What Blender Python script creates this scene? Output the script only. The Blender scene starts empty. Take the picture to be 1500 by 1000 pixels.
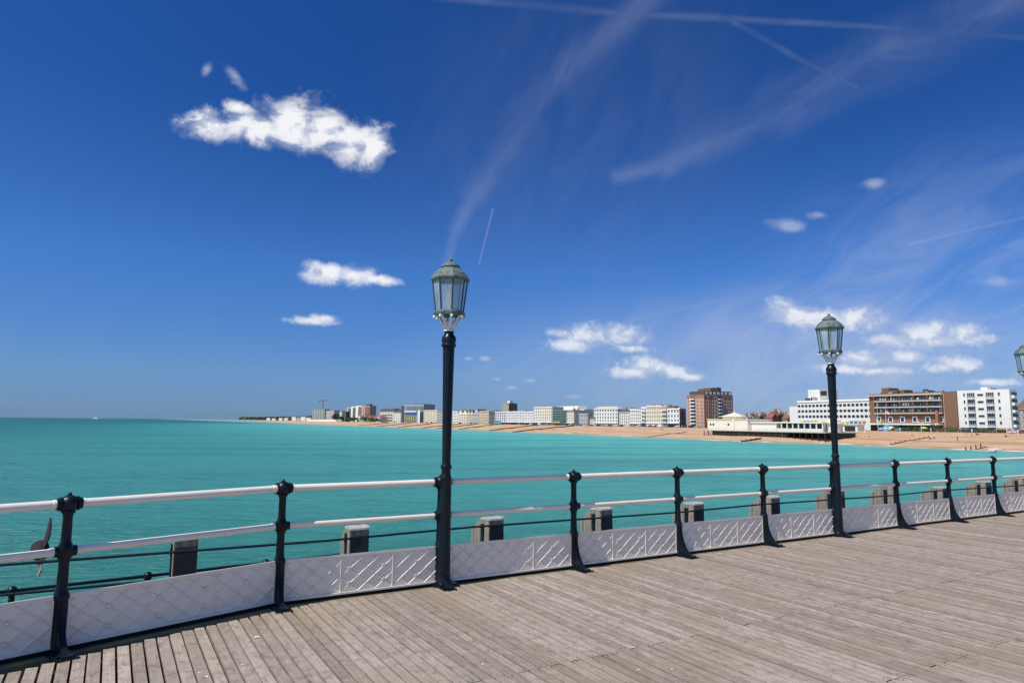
import bpy, math, random
from mathutils import Vector, Matrix
R = math.radians
random.seed(7)
sc = bpy.context.scene
col = sc.collection

# ------------------------------------------------------------------ camera
EYE = 1.65
PITCH, ROLL, FPX = R(6.88), R(0.566), 980.0
cam_d = bpy.data.cameras.new('camera'); cam = bpy.data.objects.new('camera', cam_d); col.objects.link(cam)
cam.matrix_world = Matrix.Translation((0, 0, EYE)) @ Matrix.Rotation(R(90) + PITCH, 4, 'X') @ Matrix.Rotation(ROLL, 4, 'Z')
cam_d.sensor_width = 36; cam_d.lens = FPX / 1500 * 36
cam_d.clip_start = 0.05; cam_d.clip_end = 200000
sc.camera = cam
sc.view_settings.view_transform = 'Standard'; sc.view_settings.look = 'None'
sc.view_settings.exposure = 0; sc.view_settings.gamma = 1
sc.cycles.max_bounces = 6; sc.cycles.transparent_max_bounces = 12

def ray(u, v):                       # bearing of a point of the view measured in the photograph
    du, dv = u - 750, v - 500; c, s = math.cos(ROLL), math.sin(ROLL)
    a = du * c + dv * s; b = -du * s + dv * c
    x, z = a / FPX, -b / FPX
    return (x, math.cos(PITCH) - z * math.sin(PITCH), math.sin(PITCH) + z * math.cos(PITCH))
def on_z(u, v, z):
    d = ray(u, v); t = (z - EYE) / d[2]; return Vector((d[0] * t, d[1] * t, z))
def height(u, v, P):                 # height seen at bearing v above the plan point P
    d = ray(u, v); return EYE + P[1] * d[2] / d[1]

# ------------------------------------------------------------------ sun and sky
SAZ, SEL = R(35.6), R(57)
L = Vector((math.cos(SEL) * math.cos(SAZ), math.cos(SEL) * math.sin(SAZ), -math.sin(SEL)))
sun_d = bpy.data.lights.new('sun', 'SUN'); sun = bpy.data.objects.new('sun', sun_d); col.objects.link(sun)
sun_d.energy = 4.4; sun_d.angle = R(0.53); sun_d.color = (1.0, 0.95, 0.87)
sun.rotation_euler = L.to_track_quat('-Z', 'Y').to_euler(); sun.location = (-20, -20, 40)

world = bpy.data.worlds.new('World'); sc.world = world; world.use_nodes = True
wt = world.node_tree; wt.nodes.clear()
class NT:
    """tiny helper for node graphs"""
    def __init__(s, tree): s.t = tree
    def n(s, kind, **kw):
        x = s.t.nodes.new(kind)
        for k, v in kw.items(): setattr(x, k, v)
        return x
    def put(s, sock, v):
        if v is None: return
        if isinstance(v, bpy.types.NodeSocket): s.t.links.new(v, sock)
        else:
            if isinstance(v, (tuple, list)) and len(v) == 3 and sock.type == 'RGBA': v = (*v, 1)
            sock.default_value = v
    def m(s, op, a, b=None, c=None, clamp=False):
        x = s.n('ShaderNodeMath', operation=op, use_clamp=clamp)
        for i, v in enumerate((a, b, c)): s.put(x.inputs[i], v)
        return x.outputs[0]
    def v(s, op, a, b=None, out=0):
        x = s.n('ShaderNodeVectorMath', operation=op); s.put(x.inputs[0], a); s.put(x.inputs[1], b)
        return x.outputs[out]
    def scale(s, a, f):
        x = s.n('ShaderNodeVectorMath', operation='SCALE'); s.put(x.inputs[0], a); s.put(x.inputs[3], f); return x.outputs[0]
    def mix(s, f, a, b, mode='MIX'):
        x = s.n('ShaderNodeMix', data_type='RGBA', blend_type=mode); s.put(x.inputs[0], f); s.put(x.inputs[6], a); s.put(x.inputs[7], b)
        return x.outputs[2]
    def rng(s, v, a, b, c=0.0, d=1.0, smooth=True):
        x = s.n('ShaderNodeMapRange', interpolation_type='SMOOTHSTEP' if smooth else 'LINEAR')
        for i, q in enumerate((v, a, b, c, d)): s.put(x.inputs[i], q)
        return x.outputs[0]
    def noise(s, vec, scale, detail=4, rough=.5, dist=0.0):
        x = s.n('ShaderNodeTexNoise'); s.put(x.inputs['Vector'], vec)
        x.inputs['Scale'].default_value = scale; x.inputs['Detail'].default_value = detail
        x.inputs['Roughness'].default_value = rough; x.inputs['Distortion'].default_value = dist
        return x.outputs[0]
    def map(s, vec, loc=(0, 0, 0), rot=0.0, sc=(1, 1, 1), kind='TEXTURE'):
        x = s.n('ShaderNodeMapping', vector_type=kind); s.put(x.inputs[0], vec)
        x.inputs[1].default_value = loc; x.inputs[2].default_value = (0, 0, rot); x.inputs[3].default_value = sc
        return x.outputs[0]

w = NT(wt)
sky = w.n('ShaderNodeTexSky', sky_type='NISHITA', sun_disc=False, sun_elevation=SEL, sun_rotation=math.atan2(-L.x, -L.y),
          altitude=0, air_density=1.0, dust_density=0.0, ozone_density=6.0)
dirv = w.n('ShaderNodeTexCoord').outputs['Generated']
sx = w.n('ShaderNodeSeparateXYZ'); w.put(sx.inputs[0], dirv)
# polarised band: the sky is darkest at 90 degrees from the sun
ct = w.v('DOT_PRODUCT', dirv, tuple(-L), out=1); c2 = w.m('MULTIPLY', ct, ct)
pol = w.m('DIVIDE', w.m('SUBTRACT', 1.0, c2), w.m('ADD', 1.0, c2))
elev = sx.outputs[2]
polf = w.m('MULTIPLY', pol, w.rng(elev, 0.0, 0.45, 0.08, 0.30))
skc = w.scale(sky.outputs[0], 0.1)
g = w.n('ShaderNodeGamma'); w.put(g.inputs[0], skc); g.inputs[1].default_value = 1.0; skc = g.outputs[0]
rp = w.n('ShaderNodeValToRGB'); w.put(rp.inputs[0], elev); el_ = rp.color_ramp.elements      # deep maritime blue of a polarised sky
for i_, (p_, c_) in enumerate(((0.0, (.25, .43, .88)), (.07, (.41, .60, .97)), (.22, (.41, .77, 1.30)), (.42, (.23, .63, 1.24)), (.7, (.20, .60, 1.2)))):
    e_ = el_[i_] if i_ < 2 else el_.new(p_); e_.position = p_; e_.color = tuple(q / 2 for q in c_) + (1,)
skc = w.mix(1.0, skc, w.mix(w.rng(ct, .42, .85), w.scale(rp.outputs[0], 2.0), (2.3, 1.75, 1.35)), 'MULTIPLY')   # whiter towards the sun
skc = w.scale(skc, w.m('SUBTRACT', 1.0, polf))
# plan of the sky in front of the pier: (x/y, z/y)
inv = w.m('DIVIDE', 1.0, w.m('MAXIMUM', sx.outputs[1], 0.02))
PU = w.m('MULTIPLY', sx.outputs[0], inv); PV = w.m('MULTIPLY', sx.outputs[2], inv)
def carry(acc):                      # the point of the sky with the running result as third number: keeps the graph a chain
    x = w.n('ShaderNodeCombineXYZ'); w.put(x.inputs[0], PU); w.put(x.inputs[1], PV); w.put(x.inputs[2], acc); return x.outputs[0]
P = carry(0.0)
front = w.m('GREATER_THAN', sx.outputs[1], 0.05)
def uv(x, y):
    d = ray(x, y); return (d[0] / d[1], d[2] / d[1])
def ell(x, y, rx, ry, deg=0, acc=None):
    a, b = uv(x, y)
    q = w.map(P if acc is None else carry(acc), (a, b, 0), R(-deg), (rx / 960, ry / 960, 1e7))
    r_ = w.m('SUBTRACT', 1.0, w.v('LENGTH', q, out=1))
    return r_ if acc is None else w.m('MAXIMUM', r_, acc)
def ells(lst, acc=None):
    for q in lst: acc = ell(*q, acc=acc if acc is not None else w.m('SUBTRACT', PU, 100.0))
    return acc
def seg(p, q, wd, acc, al):
    a = uv(*p); b = uv(*q); wd = wd / 960; ln = math.hypot(b[0] - a[0], b[1] - a[1])
    m = w.map(carry(acc), ((a[0] + b[0]) / 2, (a[1] + b[1]) / 2, 0), math.atan2(b[1] - a[1], b[0] - a[0]), (wd, wd, 1e7))
    m = w.v('MAXIMUM', w.v('SUBTRACT', w.v('ABSOLUTE', m), (ln / 2 / wd, 0, 0)), (0, 0, 0))
    return w.m('MAXIMUM', acc, w.m('MULTIPLY', w.rng(w.v('LENGTH', m, out=1), 0.0, 1.0, 1.0, 0.0), al))
puffs = [  # x, y, rx, ry, tilt, in pixels of the view
 (305, 184, 46, 24, 3), (372, 188, 68, 31, 6), (428, 180, 60, 46, 12), (470, 192, 66, 40, 12), (515, 206, 60, 36, 14), (548, 216, 34, 36, 20), (350, 160, 26, 12, 20),
 (480, 399, 40, 18, 4), (518, 403, 38, 18, 5), (556, 410, 34, 9, 8), (458, 470, 46, 8, 2), (472, 467, 26, 9, 3),
 (868, 492, 52, 20, 2), (905, 493, 50, 20, 4), (836, 505, 50, 12, 0), (922, 510, 38, 8, 3), (820, 488, 26, 8, 5),
 (950, 536, 44, 18, 3), (922, 545, 42, 10, 0), (985, 544, 40, 13, 6), (1010, 551, 30, 8, 5),
 (1158, 460, 48, 21, 5), (1200, 466, 60, 22, 3), (1255, 466, 46, 20, 0),
 (1355, 491, 50, 22, -3), (1310, 499, 46, 11, 0), (1412, 491, 48, 19, 0), (1370, 499, 90, 11, 0), (1436, 495, 30, 11, 0),
 (1262, 526, 38, 15, 0), (1240, 540, 52, 9, 0), (1328, 522, 27, 11, 0), (1290, 543, 50, 7, 0), (1405, 533, 46, 14, 0), (1380, 538, 32, 9, 0), (1450, 560, 46, 7, 0)]
small = [(1156, 330, 34, 15, 8), (1279, 269, 26, 11, 0), (1200, 315, 22, 8, 0), (345, 112, 34, 12, 48), (686, 525, 12, 5, 0), (710, 525, 12, 5, 0), (778, 557, 14, 5, 0), (838, 581, 20, 5, 0), (728, 555, 12, 4, 0), (748, 568, 12, 4, 0), (1455, 412, 46, 14, 0), (302, 104, 10, 16, 20)]
nz = w.noise(w.map(P, rot=R(-8), sc=(1.25, .9, 1)), 24.0, 7, 0.56, 0.35); nzf = w.noise(P, 75.0, 5, 0.6, .4); nzb = w.noise(P, 30.0, 3, 0.6)
nzs = w.noise(w.map(w.v('ADD', P, (-.008, .016, 0)), rot=R(-8), sc=(1.25, .9, 1)), 24.0, 5, 0.56, 0.35)     # the same billows a little nearer the sun, for their shaded sides
fld = ells(puffs)
lowc = w.rng(PV, 0.10, 0.26)                     # the far low clouds are smaller, thinner and hazier
fld = w.m('ADD', w.m('ADD', fld, w.m('MULTIPLY', w.m('SUBTRACT', nz, 0.41), w.m('MULTIPLY_ADD', lowc, 1.2, .7))), w.m('MULTIPLY', w.m('SUBTRACT', nzf, .47), w.m('MULTIPLY_ADD', lowc, -.75, 1.2)))
a1 = w.m('MULTIPLY', w.rng(fld, -0.05, 1.0, 0.0, 0.96), w.m('MULTIPLY_ADD', lowc, .14, .86))
f2 = ells(small)
f2 = w.m('ADD', f2, w.m('MULTIPLY', w.m('SUBTRACT', nz, 0.5), 2.2))
a2 = w.rng(f2, 0.05, 1.2, 0.0, 0.55)
# cirrus and old vapour trails
st = w.noise(w.map(P, rot=R(28), sc=(0.36, 0.12, 1)), 1.6, 6, 0.62, 0.8)
st2 = w.noise(w.map(P, rot=R(62), sc=(0.3, 0.10, 1)), 1.6, 6, 0.62, 0.8)
A = w.m('MULTIPLY', PU, 0.00001)
def chain(pts, ws, al):
    global A
    for i in range(len(pts) - 1): A = seg(pts[i], pts[i + 1], (ws[i] + ws[i + 1]) / 2, A, al)
chain([(650, 400), (668, 335), (695, 285), (730, 222), (768, 162), (830, 95), (905, 35), (975, -25)], [10, 14, 24, 34, 36, 30, 40, 40], w.rng(st2, .3, .75, 0.10, .28))
chain([(640, -4), (800, 10), (900, 20), (1060, 27), (1250, 38), (1510, 56)], [9, 11, 12, 9, 9, 9], w.rng(st, .3, .7, 0.08, .26))
chain([(905, 258), (975, 240), (1020, 212), (1130, 165), (1280, 90), (1400, 40), (1520, -30)], [14, 26, 36, 56, 72, 80, 80], w.rng(st, .3, .75, 0.08, .34))
chain([(925, 255), (975, 238)], [26, 26], w.rng(nz, .4, .7, 0.0, .3))
chain([(1075, 33), (1180, 92), (1255, 128)], [8, 9, 6], w.rng(st2, .3, .7, 0.06, .22))
chain([(722, 306), (702, 386)], [2.6, 2.4], 0.4)
chain([(1330, 358), (1520, 314)], [3, 3], 0.2)
chain([(860, 484), (1052, 440)], [6, 4], 0.12)
veil = w.m('MULTIPLY', w.rng(st, 0.35, 0.75, 0.02, 0.26), w.rng(ell(1420, 420, 480, 260, -20), 0.0, 0.7))
veil2 = w.m('MULTIPLY', w.rng(st2, 0.3, 0.8, 0.04, 0.16), w.rng(ell(850, 180, 420, 330, -30), 0.0, 0.8))
veil3 = w.m('MULTIPLY', w.rng(st, 0.25, 0.75, 0.16, 0.42), w.rng(ell(1150, 540, 640, 150, 0), 0.0, 0.8))
ci = w.m('MULTIPLY', w.m('ADD', w.m('MULTIPLY', w.m('ADD', w.m('MULTIPLY', A, .72), w.m('ADD', w.m('MULTIPLY', veil, 1.6), w.m('MULTIPLY', veil2, .6))), .62), veil3), front, clamp=True)
skc = w.mix(ci, skc, (0.52, 0.57, 0.72))
ccol = w.mix(w.rng(w.m('ADD', w.m('ADD', fld, w.m('MULTIPLY', w.m('SUBTRACT', nz, nzs), 6.0)), w.m('MULTIPLY', nzb, .5)), 0.05, 1.3), (0.50, 0.56, 0.71), (0.93, 0.94, 0.97))
ccol = w.mix(lowc, w.mix(.35, ccol, (.66, .72, .84)), ccol)
skc = w.mix(w.m('MULTIPLY', w.m('MAXIMUM', a1, a2), front), skc, ccol)
bg = w.n('ShaderNodeBackground'); w.put(bg.inputs[0], w.scale(skc, 10.0)); bg.inputs[1].default_value = 0.1
wt.links.new(bg.outputs[0], w.n('ShaderNodeOutputWorld').inputs[0])

# ------------------------------------------------------------------ materials
MATS = {}
def base_mat(name):
    m = bpy.data.materials.new(name); m.use_nodes = True; t = NT(m.node_tree)
    b = m.node_tree.nodes['Principled BSDF']; MATS[name] = m
    return m, t, b
def paint(name, c, rough=.5, var=.12, scale=2.0, spec=.5, bump=0.0, bscale=40, streak=False, dirt=None):
    """plain surface whose colour wanders a little"""
    m, t, b = base_mat(name)
    tc = t.n('ShaderNodeTexCoord').outputs['Object']
    v = t.map(tc, sc=(1, 1, 4)) if streak else tc
    n1 = t.noise(v, scale, 6, .6)
    f = t.rng(n1, .25, .75, 1 - var, 1 + var, False)
    cc = t.scale(c, f)
    if dirt: cc = t.mix(t.rng(t.noise(tc, dirt[1], 7, .65), dirt[2], dirt[2] + .12), cc, dirt[0])
    t.put(b.inputs['Base Color'], cc); b.inputs['Roughness'].default_value = rough
    b.inputs['Specular IOR Level'].default_value = spec
    if bump:
        q = t.n('ShaderNodeBump'); q.inputs['Strength'].default_value = bump; q.inputs['Distance'].default_value = .004
        t.put(q.inputs['Height'], t.noise(tc, bscale, 4, .6)); t.put(b.inputs['Normal'], q.outputs[0])
    return m
paint('white_paint', (.90, .81, .70), .35, .06, 3, dirt=((.36, .20, .09), 9, .70), bump=.25, bscale=30)
paint('dark_paint', (.006, .012, .019), .3, .35, 6, spec=.28, dirt=((.16, .07, .03), 14, .76), bump=.5, bscale=50)
paint('chipped_dark', (.012, .018, .022), .35, .3, 6, dirt=((.45, .43, .40), 26, .66))
paint('verdigris', (.125, .18, .165), .65, .35, 14, dirt=((.05, .06, .055), 18, .5), bump=.6, bscale=40)
paint('lamp_metal', (.05, .075, .07), .55, .35, 18)
paint('lamp_white', (.82, .82, .80), .4, .06, 9, dirt=((.3, .25, .2), 30, .7))
paint('bulb', (.85, .83, .74), .3, .03, 9)
paint('moss', (.22, .185, .11), .9, .35, 9, dirt=((.34, .25, .03), 6, .60), bump=.8)
paint('under_dark', (.02, .018, .015), .9, .3, 5)
paint('shingle_wet', (.20, .13, .08), .8, .2, .3)
paint('pile_cap', (.46, .44, .41), .9, .25, 9, dirt=((.2, .17, .12), 12, .56), bump=.8)
paint('pile_shade', (.055, .045, .04), .8, .4, 8, bump=.6)  # dark timber for the piles' inner face, its shade painted in
paint('timber_dark', (.045, .035, .03), .85, .4, 3)
paint('slate', (.075, .07, .075), .7, .25, .8)
paint('red_tile', (.30, .09, .06), .8, .25, .8)
paint('brown_tile', (.20, .11, .07), .8, .25, .8)
paint('glass_dark', (.03, .04, .055), .12, .6, .35, spec=.6)
paint('glass_blue', (.10, .16, .20), .15, .5, .4, spec=.6)
paint('glass_green', (.08, .17, .15), .2, .5, .4)
paint('window_frame', (.75, .75, .73), .5, .05)
paint('asphalt', (.06, .06, .062), .9, .2, .4)
paint('paving', (.30, .27, .24), .9, .15, .4)
paint('land', (.10, .11, .06), 1, .4, .02)
paint('skin', (.45, .27, .19), .6, .05)
for nm, c in dict(w_white=(.80, .79, .75), w_cream=(.80, .735, .60), w_pale=(.78, .73, .65), w_ochre=(.66, .54, .36), w_yellow=(.79, .70, .52),
                  w_grey=(.36, .37, .38), w_beige=(.52, .46, .38), w_pink=(.58, .46, .45), w_brick=(.30, .13, .085), w_brownbrick=(.21, .125, .085),
                  w_salmon=(.52, .30, .20), w_dark=(.09, .085, .09), w_stone=(.48, .46, .43), w_greengrey=(.33, .37, .33), w_blue=(.05, .10, .34),
                  w_olive=(.40, .38, .17), w_scaffold=(.10, .26, .22), w_redpaint=(.5, .04, .03), w_panelyellow=(.75, .6, .05), w_panelblue=(.08, .25, .6),
                  w_panelorange=(.6, .25, .08)).items():
    paint(nm, c, .75, .07, .35, spec=.25, streak=True)
for nm, c in dict(c_red=(.45, .03, .03), c_blue=(.05, .12, .35), c_white=(.75, .75, .75), c_black=(.02, .02, .025), c_silver=(.35, .37, .40), c_green=(.05, .2, .08),
                  c_lime=(.55, .75, .03), c_pink=(.65, .25, .35), c_sky=(.15, .42, .62), c_yellow=(.8, .65, .04), c_orange=(.7, .14, .03)).items():
    paint(nm, c, .35, .06, 1)

# brick with courses
m, t, b = base_mat('brick'); tc = t.n('ShaderNodeTexCoord').outputs['Object']
br = t.n('ShaderNodeTexBrick'); t.put(br.inputs['Vector'], tc)
# planks of the deck
m, t, b = base_mat('deck_wood'); tc = t.n('ShaderNodeTexCoord').outputs['Object']
at = t.n('ShaderNodeAttribute', attribute_name='tone'); rnd = t.n('ShaderNodeSeparateColor'); t.put(rnd.inputs[0], at.outputs['Color'])
off = t.scale(at.outputs['Color'], 40.0); vb = t.v('ADD', tc, off)
grain = t.noise(t.map(vb, sc=(.012, .30, 1)), 1.0, 6, .6, .2)
fine = t.noise(t.map(vb, sc=(.005, .12, 1)), 1.0, 4, .6)
blot = t.noise(t.map(vb, sc=(1, 1.6, 1)), 16, 6, .68, .4); big = t.noise(tc, .9, 4, .6); spk = t.noise(vb, 46, 3, .6)
c = t.mix(rnd.outputs[0], (.285, .235, .195), (.44, .365, .315))
c = t.mix(t.rng(grain, .3, .72), t.scale(c, .82), t.scale(c, 1.1))
c = t.mix(t.rng(blot, .50, .64, 0, .5), c, (.14, .118, .095))
c = t.mix(t.rng(blot, .30, .42, .5, 0), c, (.58, .52, .47))
c = t.mix(t.rng(big, .45, .68, 0, .55), c, (.29, .225, .15))
mid = t.noise(tc, 5.0, 6, .7, .5); c = t.mix(t.rng(mid, .52, .66, 0, .45), c, (.20, .165, .125)); c = t.mix(t.rng(mid, .30, .42, .35, 0), c, (.50, .43, .37))
c = t.mix(t.rng(spk, .68, .74, 0, .6), c, (.10, .075, .05))
c = t.mix(t.rng(fine, .62, .74, 0, .5), c, (.10, .08, .06))
t.put(b.inputs['Base Color'], c); b.inputs['Roughness'].default_value = .85; b.inputs['Specular IOR Level'].default_value = .25
q = t.n('ShaderNodeBump'); q.inputs['Strength'].default_value = .7; q.inputs['Distance'].default_value = .004
t.put(q.inputs['Height'], t.m('ADD', grain, t.m('MULTIPLY', blot, .8))); t.put(b.inputs['Normal'], q.outputs[0])
# weathered pile timber
m, t, b = base_mat('pile_wood'); tc = t.n('ShaderNodeTexCoord').outputs['Object']
g1 = t.noise(t.map(tc, sc=(.02, .02, .35)), 1.0, 6, .65, .4)
c = t.mix(t.rng(g1, .3, .7), (.14, .115, .09), (.38, .33, .27)); c = t.mix(t.rng(t.noise(tc, 9, 5), .55, .7, 0, .7), c, (.09, .07, .05))
t.put(b.inputs['Base Color'], c); b.inputs['Roughness'].default_value = .9
q = t.n('ShaderNodeBump'); q.inputs['Strength'].default_value = .8; q.inputs['Distance'].default_value = .01; t.put(q.inputs['Height'], g1); t.put(b.inputs['Normal'], q.outputs[0])
# frosted lantern glass
m, t, b = base_mat('lantern_glass')
b.inputs['Base Color'].default_value = (.55, .68, .74, 1); b.inputs['Roughness'].default_value = .25
tr = t.n('ShaderNodeBsdfTransparent'); tr.inputs[0].default_value = (.86, .93, .95, 1); mxs = t.n('ShaderNodeMixShader')
tc = t.n('ShaderNodeTexCoord').outputs['Object']
t.put(mxs.inputs[0], t.rng(t.noise(t.map(tc, sc=(1, 1, 3)), 7, 4), .3, .7, .30, .55)); m.node_tree.links.new(tr.outputs[0], mxs.inputs[1]); m.node_tree.links.new(b.outputs[0], mxs.inputs[2])
m.node_tree.links.new(mxs.outputs[0], m.node_tree.nodes['Material Output'].inputs[0])
# shingle beach
m, t, b = base_mat('shingle'); geo = t.n('ShaderNodeNewGeometry').outputs['Position']
zz = t.n('ShaderNodeSeparateXYZ'); t.put(zz.inputs[0], geo)
n1 = t.noise(geo, .9, 8, .7); n2 = t.noise(t.map(geo, rot=R(-62), sc=(14, 2.0, 1)), .8, 6, .6)
c = t.mix(t.rng(n1, .3, .7), (.43, .25, .13), (.59, .385, .225))
c = t.mix(t.rng(n2, .45, .62, 0, .75), c, (.62, .46, .34))
c = t.mix(t.rng(n2, .28, .42, .55, 0), c, (.34, .18, .085))
tide = t.rng(t.m('ABSOLUTE', t.m('SUBTRACT', t.m('ADD', zz.outputs[2], t.m('MULTIPLY', n1, .5)), -3.55)), .0, .16, 1, 0)
c = t.mix(t.m('MULTIPLY', tide, .55), c, (.16, .10, .06))
wet = t.rng(t.m('ADD', zz.outputs[2], t.m('MULTIPLY', n2, .8)), -5.6, -4.6, 1, 0)
c = t.mix(t.m('MULTIPLY', wet, .55), c, (.22, .14, .08))
t.put(b.inputs['Base Color'], c); b.inputs['Roughness'].default_value = .9; b.inputs['Specular IOR Level'].default_value = .2
q = t.n('ShaderNodeBump'); q.inputs['Strength'].default_value = .9; q.inputs['Distance'].default_value = .5; t.put(q.inputs['Height'], t.m('ADD', n1, t.m('MULTIPLY', n2, 1.5))); t.put(b.inputs['Normal'], q.outputs[0])
# foliage
m, t, b = base_mat('leaf'); geo = t.n('ShaderNodeNewGeometry').outputs['Position']
c = t.mix(t.noise(geo, .8, 4), (.035, .07, .02), (.10, .15, .045)); t.put(b.inputs['Base Color'], c); b.inputs['Roughness'].default_value = .7
m, t, b = base_mat('leaf_dark'); geo = t.n('ShaderNodeNewGeometry').outputs['Position']
c = t.mix(t.noise(geo, .1, 4), (.03, .05, .03), (.07, .09, .045)); t.put(b.inputs['Base Color'], c); b.inputs['Roughness'].default_value = .7
# foam
m, t, b = base_mat('foam'); geo = t.n('ShaderNodeNewGeometry').outputs['Position']
b.inputs['Base Color'].default_value = (.8, .82, .8, 1); b.inputs['Roughness'].default_value = .8
tr = t.n('ShaderNodeBsdfTransparent'); mxs = t.n('ShaderNodeMixShader')
t.put(mxs.inputs[0], t.rng(t.noise(t.map(geo, rot=R(-62), sc=(3.5, 1, 1)), .35, 6, .6), .46, .62, 0, .85)); m.node_tree.links.new(tr.outputs[0], mxs.inputs[1]); m.node_tree.links.new(b.outputs[0], mxs.inputs[2])
m.node_tree.links.new(mxs.outputs[0], m.node_tree.nodes['Material Output'].inputs[0])
# the sea: turbid turquoise water, cloud shadows and ripple light painted into its colour
m, t, b = base_mat('sea'); m.node_tree.nodes.remove(b); geo = t.n('ShaderNodeNewGeometry').outputs['Position']
sp = t.n('ShaderNodeSeparateXYZ'); t.put(sp.inputs[0], geo)
sd = t.m('ADD', t.m('MULTIPLY', t.m('SUBTRACT', sp.outputs[0], 100), .885), t.m('MULTIPLY', t.m('SUBTRACT', sp.outputs[1], 316), .465))  # distance towards the shore
bands = t.noise(t.map(geo, rot=R(10), sc=(900, 170, 1)), 1.0, 4, .55, .3)
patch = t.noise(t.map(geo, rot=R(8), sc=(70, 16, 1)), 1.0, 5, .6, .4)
c = t.mix(t.rng(sd, -360, -10), (.012, .170, .152), (.11, .52, .465))
far = t.rng(sp.outputs[1], 150, 1500)
c = t.mix(t.m('MULTIPLY', far, t.rng(sp.outputs[0], -100, -900, 0, 1)), c, (.014, .115, .130))
c = t.mix(t.m('MULTIPLY', t.rng(bands, .46, .60), t.m('MULTIPLY', t.rng(sp.outputs[1], 60, 500, .1, .42), t.rng(sd, -420, -120, 1, 0))), c, (.006, .085, .115))  # dark bands: cloud shadows on the sea, painted into its colour
c = t.mix(t.rng(bands, .30, .45, .5, 0), c, (.045, .32, .27))
c = t.mix(t.rng(patch, .45, .65, 0, .4), c, (.02, .15, .16))  # smaller cloud shadow patches, painted in as well
c = t.mix(t.rng(sp.outputs[1], 75, 14, 0, .85), c, (.020, .160, .100))
rip2 = t.noise(t.map(geo, rot=R(9), sc=(11, 2.2, 1)), 1.0, 5, .65, .5)
c = t.mix(t.rng(rip2, .50, .66, 0, .25), c, (.05, .30, .27)); c = t.mix(t.rng(rip2, .36, .50, .30, 0), c, (.010, .11, .11))  # light and dark of the ripples painted into the colour
rip = t.noise(t.map(geo, rot=R(12), sc=(2.6, .55, 1)), 1.0, 5, .65, .5)
c = t.mix(t.rng(rip, .48, .68, 0, .3), c, (.06, .27, .24)); c = t.mix(t.rng(rip, .34, .48, .38, 0), c, (.008, .10, .10))  # finer ripples, sky gleam and shading painted in likewise
c = t.mix(t.rng(sd, -26, 6, 0, .7), c, (.30, .44, .34))
df = t.n('ShaderNodeBsdfDiffuse'); t.put(df.inputs[0], c)
gl = t.n('ShaderNodeBsdfGlossy'); gl.inputs['Roughness'].default_value = .2; gl.inputs[0].default_value = (1, 1, 1, 1)
w1 = t.noise(t.map(geo, rot=R(14), sc=(1.7, .55, 1)), 1.0, 5, .62, .6); w2 = t.noise(t.map(geo, rot=R(4), sc=(9, 3, 1)), 1.0, 4, .55, .4)
bp = t.n('ShaderNodeBump'); bp.inputs['Strength'].default_value = 1.0; bp.inputs['Distance'].default_value = .55
t.put(bp.inputs['Height'], t.m('ADD', w1, t.m('MULTIPLY', w2, 1.6)))
t.put(df.inputs['Normal'], bp.outputs[0]); t.put(gl.inputs['Normal'], bp.outputs[0])
fr = t.n('ShaderNodeFresnel'); fr.inputs[0].default_value = 1.33; t.put(fr.inputs['Normal'], bp.outputs[0])
ms = t.n('ShaderNodeMixShader'); t.put(ms.inputs[0], t.m('MULTIPLY', fr.outputs[0], .22))
m.node_tree.links.new(df.outputs[0], ms.inputs[1]); m.node_tree.links.new(gl.outputs[0], ms.inputs[2])
m.node_tree.links.new(ms.outputs[0], m.node_tree.nodes['Material Output'].inputs[0])
# brick walls with courses
def brickmat(name, c1, c2, mort, s):
    m = MATS.get(name) or base_mat(name)[0]; m.name = name; t = NT(m.node_tree); b = m.node_tree.nodes['Principled BSDF']
    for n_ in list(m.node_tree.nodes):
        if n_.type == 'TEX_BRICK': m.node_tree.nodes.remove(n_)
    tc = t.n('ShaderNodeTexCoord').outputs['Object']; f = t.noise(tc, s, 5, .7); f2 = t.noise(t.map(tc, sc=(3, 3, .25)), 1.0, 3, .5)
    c = t.mix(t.rng(f, .3, .7), c1, c2); c = t.mix(t.rng(f2, .4, .7, 0, .4), c, mort)
    t.put(b.inputs['Base Color'], c); b.inputs['Roughness'].default_value = .9; b.inputs['Specular IOR Level'].default_value = .2
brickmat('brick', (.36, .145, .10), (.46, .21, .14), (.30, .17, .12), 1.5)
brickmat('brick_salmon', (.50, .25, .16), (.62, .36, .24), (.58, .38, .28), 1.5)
brickmat('brick_brown', (.20, .10, .065), (.29, .165, .11), (.25, .16, .11), 1.5)

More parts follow.
